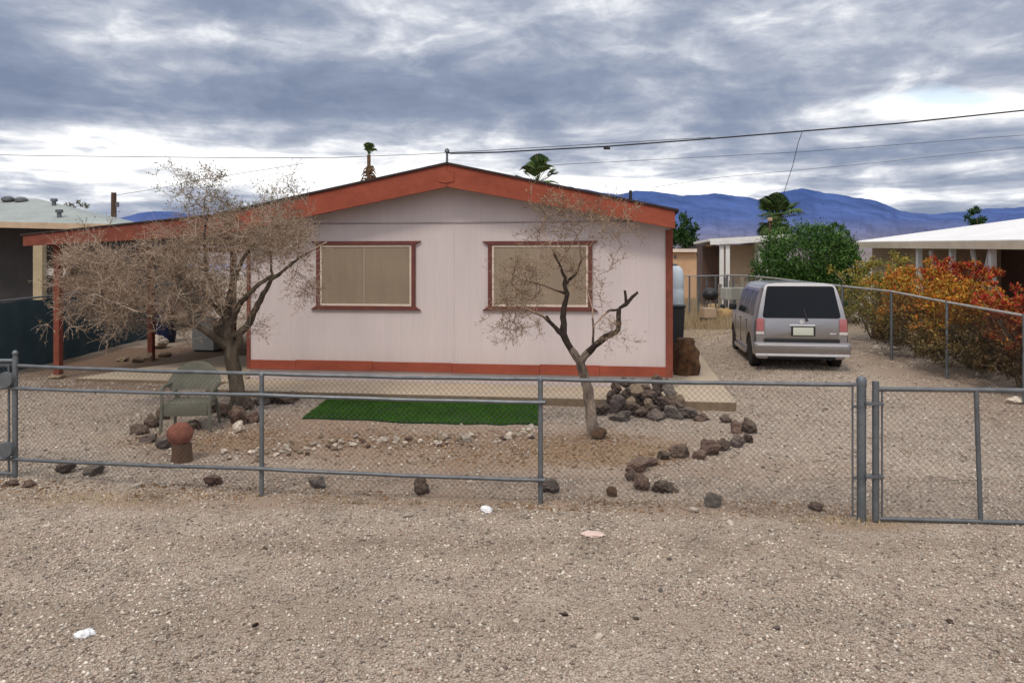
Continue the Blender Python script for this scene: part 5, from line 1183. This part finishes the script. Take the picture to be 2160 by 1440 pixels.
b = MB(); b.tube([(-.38, 0, .2), (.38, 0, .2)], .02, 6); b.tube([(0, 0, .2), (0, 0, .56)], .03, 6); b.build('axle', M['galvdark'], tr, smooth=40)
def mound(px, py, w_, h_, label, seed):
    p = G(px, py); b = MB(); nA = 20
    for j in range(7):
        f = j / 6; rr = math.cos(f * math.pi / 2) ** .8
        for i in range(nA):
            a = i / nA * 6.283; k = rr * (1 + .25 * mnoise.noise((math.cos(a) * 2 + seed, math.sin(a) * 2, f * 2))); b.v.append((k * w_ / 2 * math.cos(a), k * w_ / 2 * math.sin(a), h_ * math.sin(f * math.pi / 2) - .03))
    for j in range(6):
        for i in range(nA): b.f.append((j * nA + i, j * nA + (i + 1) % nA, (j + 1) * nA + (i + 1) % nA, (j + 1) * nA + i))
    o = b.build('straw_heap', M['strawheap'], smooth=180, loc=p); return tag(o, label, 'heap')
M['strawheap'] = pm('straw_heap', (.50, .34, .16), (.36, .24, .11), 8, .9, .8, 30)
mound(1530, 668, .8, .34, 'orange tan straw heap left of the silver car', 1.0); mound(1505, 652, .7, .25, 'smaller dull straw heap behind the orange tan one', 4.0)
# dry grass
def blades(name, label, n, gen, l0, l1, mat):
    v = np.zeros((n, 3, 3))
    for i in range(n):
        x, y = gen(); z = gz(x, y); a = rnd.random() * 6.28; wv = rnd.uniform(.003, .007); L = rnd.uniform(l0, l1); dx, dy = math.cos(a) * wv, math.sin(a) * wv
        v[i] = [(x - dx, y - dy, z), (x + dx, y + dy, z), (x + rnd.gauss(0, .3) * L, y + rnd.gauss(0, .3) * L, z + L)]
    return tag(npmesh(name, v.reshape(-1, 3), np.arange(n * 3).reshape(-1, 3), mat), label, 'dry grass', kind='stuff')
def gdry():
    p = G(rnd.uniform(1425, 1560), 632 + 64 * rnd.random() ** 1.3); 
    return p.x, p.y
blades('dry_grass', 'dry straw coloured grass beside the driveway behind the pink home', 14000, gdry, .05, .26, M['straw'])
def gw():
    k = rnd.random()
    if k < .35: return rnd.gauss(-4.1, .5), rnd.gauss(7.85, .1)
    if k < .6: return rnd.gauss(3.0, .35), rnd.gauss(7.2, .06)
    return rnd.uniform(-4, 2.8), rnd.gauss(7.75, .12)
blades('dry_weeds', 'thin dry weeds along the foot of the front fence', 900, gw, .015, .07, M['straw'])

# ------------------------------------------------------------------ the parked car
cpos = G(1690, 783); car = empty('parked_car', cpos, -A, 'silver boxy compact wagon parked in the driveway with its rear toward the street', 'car')
def paint():
    t = NT('silver_paint'); o = t.obj(); f = t.noise(o, 3, 4); sep = t.node('ShaderNodeSeparateXYZ'); t.link(o, sep.inputs[0])
    dust = t.node('ShaderNodeMapRange'); dust.inputs[1].default_value = .75; dust.inputs[2].default_value = .2; t.link(sep.outputs[2], dust.inputs[0])
    col = t.mix(t.math('MULTIPLY', dust.outputs[0], t.ramp(t.noise(o, 5, 5), [(.3, .25), (.7, .7)])), t.mix(f, (.33, .315, .32), (.375, .36, .365)), (.25, .2, .165))
    t.b.inputs['Coat Weight'].default_value = .35; t.b.inputs['Coat Roughness'].default_value = .12
    return t.out(col, .27, .85, .5)
M['paint'] = paint()
def glass(name, c, rough=.06):
    t = NT(name); t.out(t.mix(t.noise(t.obj(), 2, 4), c, tuple(x * 1.4 for x in c)), rough, 0, .22); t.b.inputs['IOR'].default_value = 1.5; return t.m
M['carglass'] = glass('tinted_glass', (.004, .005, .008), .12); M['sideglass'] = glass('side_glass', (.010, .013, .015), .1)
M['tail'] = pm('tail_light', (.36, .10, .105), (.42, .17, .17), 6, .2, spec=.5); M['clear'] = pm('reverse_light', (.62, .58, .56), (.55, .5, .48), 6, .2, spec=.5)
M['tyre'] = pm('tyre_rubber', (.018, .017, .016), (.03, .027, .024), 8, .85); M['rim'] = pm('alloy_rim', (.40, .40, .41), (.3, .3, .31), 6, .35, metal=.7, spec=.5)
M['plate'] = pm('licence_plate', (.58, .60, .52), (.50, .53, .44), 7, .5)
M['chrome'] = pm('bright_trim', (.72, .72, .74), (.62, .62, .64), 5, .25, metal=.5, spec=.5)
rowsX = [(.55, .24), (.78, .23), (.825, .32), (.843, .48), (.845, .66), (.842, .84), (.832, .92), (.815, .985), (.775, 1.18), (.728, 1.36), (.69, 1.49), (.66, 1.565), (.61, 1.608), (.45, 1.628), (.2, 1.634)]
def rear_y(z): return -.02 + (.0 if z < .98 else .17 * ((z - .98) / .65) ** 1.15)
stations = [0, .03, .12, .35, .7, 1.2, 1.7, 2.2, 2.6, 2.85, 3.15, 3.45, 3.75, 3.9, 3.95]
body = MB(); nr = len(rowsX)
for si, y in enumerate(stations):
    sx = {0: .955, 1: .978, 2: .995}.get(si, 1.0)
    if y > 3.4: sx = 1 - .16 * ((y - 3.4) / .55) ** 2
    for s in (-1, 1):
        for (x, z) in rowsX:
            yy = y; zz = z; xx = x * sx
            if si <= 2: yy = rear_y(z) + y + (.0 if z < 1.5 else (z - 1.5) * .25)
            if z > .93 and y > 2.55:                    # windscreen and bonnet
                hood = 1.02 - .10 * max(0, (y - 3.2) / .75) ** 1.5
                k = min(1, max(0, (y - 2.55) / .62)); zz = z + (min(z, hood + .03 * (z - .93)) - z) * k
                xx = x * sx + (.80 * sx * (x / .83) - x * sx) * k * .5
            if y > 3.85: zz = .3 + (zz - .3) * .93
            body.v.append((s * xx, yy, zz))
def vi(si, s, r): return si * 2 * nr + s * nr + r
for si in range(len(stations) - 1):
    for s in (0, 1):
        for r_i in range(nr - 1): body.f.append((vi(si, s, r_i), vi(si + 1, s, r_i), vi(si + 1, s, r_i + 1), vi(si, s, r_i + 1)))
    body.f.append((vi(si, 0, nr - 1), vi(si, 1, nr - 1), vi(si + 1, 1, nr - 1), vi(si + 1, 0, nr - 1))); body.f.append((vi(si, 1, 0), vi(si, 0, 0), vi(si + 1, 0, 0), vi(si + 1, 1, 0)))
for si in (0, len(stations) - 1):
    for r_i in range(nr - 1): body.f.append((vi(si, 0, r_i), vi(si, 1, r_i), vi(si, 1, r_i + 1), vi(si, 0, r_i + 1)))
bo = body.build('body', M['paint'], None, smooth=38)
cut = MB()
for y in (.68, 3.18):
    for s in (-1, 1): cut.lathe([(.375, s * .62), (.375, s * .95)], 28, (0, y, .30), axis='x')
cu = cut.build('cutter', M['black'])
md = bo.modifiers.new('b', 'BOOLEAN'); md.object = cu; md.operation = 'DIFFERENCE'; md.solver = 'EXACT'
dg = bpy.context.evaluated_depsgraph_get(); me = bpy.data.meshes.new_from_object(bo.evaluated_get(dg)); bo.modifiers.clear(); bo.data = me
me.shade_smooth(); me.set_sharp_from_angle(angle=R(38)); bpy.data.objects.remove(cu)
me.materials.clear(); me.materials.append(M['paint']); me.polygons.foreach_set('material_index', [0] * len(me.polygons)); bo.parent = car
def cpart(b, name, mat, par=car, bevel=0, smooth=40): return b.build(name, M[mat], par, smooth=smooth, bevel=bevel)
def rplate(b, pts, off, th=.012):   # a plate lying on the tail, pts in (x, z)
    n = len(pts); v = [(x, rear_y(z) - off, z) for x, z in pts] + [(x, rear_y(z) - off + th, z) for x, z in pts]
    return b.add(v, [tuple(range(n)), tuple(range(2 * n - 1, n - 1, -1))] + [(i, i + n, (i + 1) % n + n, (i + 1) % n) for i in range(n)])
def rounded(x0, x1, z0, z1, r, inset_top=0):
    out = []
    for cx, cz, a0 in ((x1 - r, z0 + r, -90), (x1 - r - inset_top, z1 - r, 0), (x0 + r + inset_top, z1 - r, 90), (x0 + r, z0 + r, 180)):
        for k in range(5): a = R(a0 + k * 22.5); out.append((cx + r * math.cos(a), cz + r * math.sin(a)))
    return out
b = MB(); rplate(b, rounded(-.69, .69, .985, 1.572, .045, .085), .012, .02); cpart(b, 'rear_window', 'carglass', smooth=False)
b = MB(); rplate(b, rounded(-.655, .655, .60, .965, .02), .006, .008); cpart(b, 'tailgate', 'paint', bevel=.003)
b = MB(); b.box(-.67, .67, -.06, -.018, .546, .598); cpart(b, 'tailgate_gap', 'black')
for s in (-1, 1):
    tl = MB(); tl.prism([(s * .668, .735), (s * .812, .735), (s * .80, .975), (s * .668, .975)], -.036, .06); o = cpart(tl, 'tail_light', 'tail', bevel=.012)
    b = MB(); b.prism([(s * .668, .68), (s * .814, .68), (s * .814, .73), (s * .668, .73)], -.034, .05); cpart(b, 'reverse_lens', 'clear', o, bevel=.006)
b = MB(); b.prism([(-.855, .30), (.855, .30), (.862, .49), (.85, .542), (-.85, .542), (-.862, .49)], -.10, .16); bp = cpart(b, 'bumper', 'paint', bevel=.03)
b = MB(); b.box(-.83, .83, -.112, -.095, .285, .33); cpart(b, 'lip', 'chrome', bp, bevel=.006)
b = MB(); b.box(-.80, .80, -.104, -.098, .475, .505); cpart(b, 'trim_strip', 'chrome', bp, bevel=.002)
b = MB(); b.box(-.60, .60, -.04, .5, .23, .275); cpart(b, 'underbody', 'black')
b = MB(); b.box(-.22, .24, -.05, -.024, .835, .87); cpart(b, 'handle', 'chrome', bevel=.008)
b = MB(); b.box(-.185, .245, -.038, -.024, .655, .83); cpart(b, 'plate_recess', 'black')
b = MB(); b.box(-.15, .21, -.046, -.0385, .67, .815); cpart(b, 'licence_plate', 'plate', bevel=.004)
b = MB(); b.tube([(.10, -.05, .93), (.08, -.035, 1.0), (.05, .02, 1.16)], [.024, .016, .008], 8); cpart(b, 'wiper', 'black')
b = MB(); b.lathe([(.04, 0), (.04, .02), (.012, .022)], 16, (0, 0, 0))
b.v = [(x, -.034 - z * .3, y + .915) for x, y, z in b.v]; cpart(b, 'badge', 'chrome')
b = MB(); b.box(.50, .61, -.034, -.024, .69, .712); cpart(b, 'badge', 'chrome', bevel=.003)
b = MB(); b.tube([(.50, -.06, .245), (.50, .2, .25)], .035, 12); cpart(b, 'exhaust_pipe', 'black')
def side_plate(s, pts, off=.008):
    def sxz(z): 
        for (x0, z0), (x1, z1) in zip(rowsX, rowsX[1:]):
            if z0 <= z <= z1 and z1 > z0: return x0 + (x1 - x0) * (z - z0) / (z1 - z0)
        return .7
    n = len(pts); v = [(s * (sxz(z) + off), y, z) for y, z in pts] + [(s * (sxz(z) - .01), y, z) for y, z in pts]
    return MB().add(v, [tuple(range(n)), tuple(range(2 * n - 1, n - 1, -1))] + [(i, i + n, (i + 1) % n + n, (i + 1) % n) for i in range(n)])
for s in (-1, 1):
    for pts in ([(.36, 1.0), (.98, 1.0), (.98, 1.46), (.48, 1.46)], [(1.08, 1.0), (1.86, 1.0), (1.86, 1.47), (1.08, 1.47)], [(1.95, 1.0), (2.62, 1.0), (2.50, 1.45), (1.95, 1.47)]):
        cpart(side_plate(s, pts), 'side_window', 'sideglass', smooth=False)
    for y0 in (1.15, 2.05):
        b = MB(); b.box(s * .84 if s > 0 else s * .87, s * .87 if s > 0 else s * .84, y0 - .05 + .0, y0 + .12, .86, .89); cpart(b, 'door_handle', 'paint', bevel=.008)
    for y0 in (1.03, 1.905, 2.75):
        b = MB(); b.box(min(s * .838, s * .8475), max(s * .838, s * .8475), y0 - .004, y0 + .004, .38, .88); cpart(b, 'door_seam', 'black')
    b = MB(); b.box(min(s * .84, s * 1.0), max(s * .84, s * 1.0), 2.55, 2.66, .99, 1.13); cpart(b, 'mirror', 'black', bevel=.035)
    b = MB(); b.box(min(s * .80, s * .862), max(s * .80, s * .862), 1.08, 2.78, .21, .30); cpart(b, 'sill', 'paint', bevel=.015)
    for y in (.68, 3.18):
        wh = empty('wheel', (s * .735, y, .305)); wh.parent = car
        b = MB(); b.lathe([(.19, -.09), (.275, -.095), (.3, -.085), (.305, -.05), (.305, .05), (.3, .085), (.275, .095), (.19, .09)], 32, axis='x'); cpart(b, 'tyre', 'tyre', wh, smooth=30)
        b = MB(); b.lathe([(.03, s * .075), (.06, s * .08), (.10, s * .06), (.17, s * .07), (.2, s * .085), (.2, -s * .05)], 24, axis='x'); cpart(b, 'rim', 'rim', wh, smooth=30)
b = MB(); b.box(-.70, .70, 3.9, 3.965, .55, .70); cpart(b, 'grille', 'black')
for s in (-1, 1):
    b = MB(); b.box(min(s * .45, s * .74), max(s * .45, s * .74), 3.78, 3.95, .70, .85); cpart(b, 'headlight', 'clear', bevel=.02)
v_ = [(-.62, 2.72, 1.47), (.62, 2.72, 1.47), (.72, 3.12, 1.09), (-.72, 3.12, 1.09)]
b = MB(); b.add([(x, y, z + .035) for x, y, z in v_], [(0, 1, 2, 3)]); cpart(b, 'windscreen', 'carglass', smooth=False)
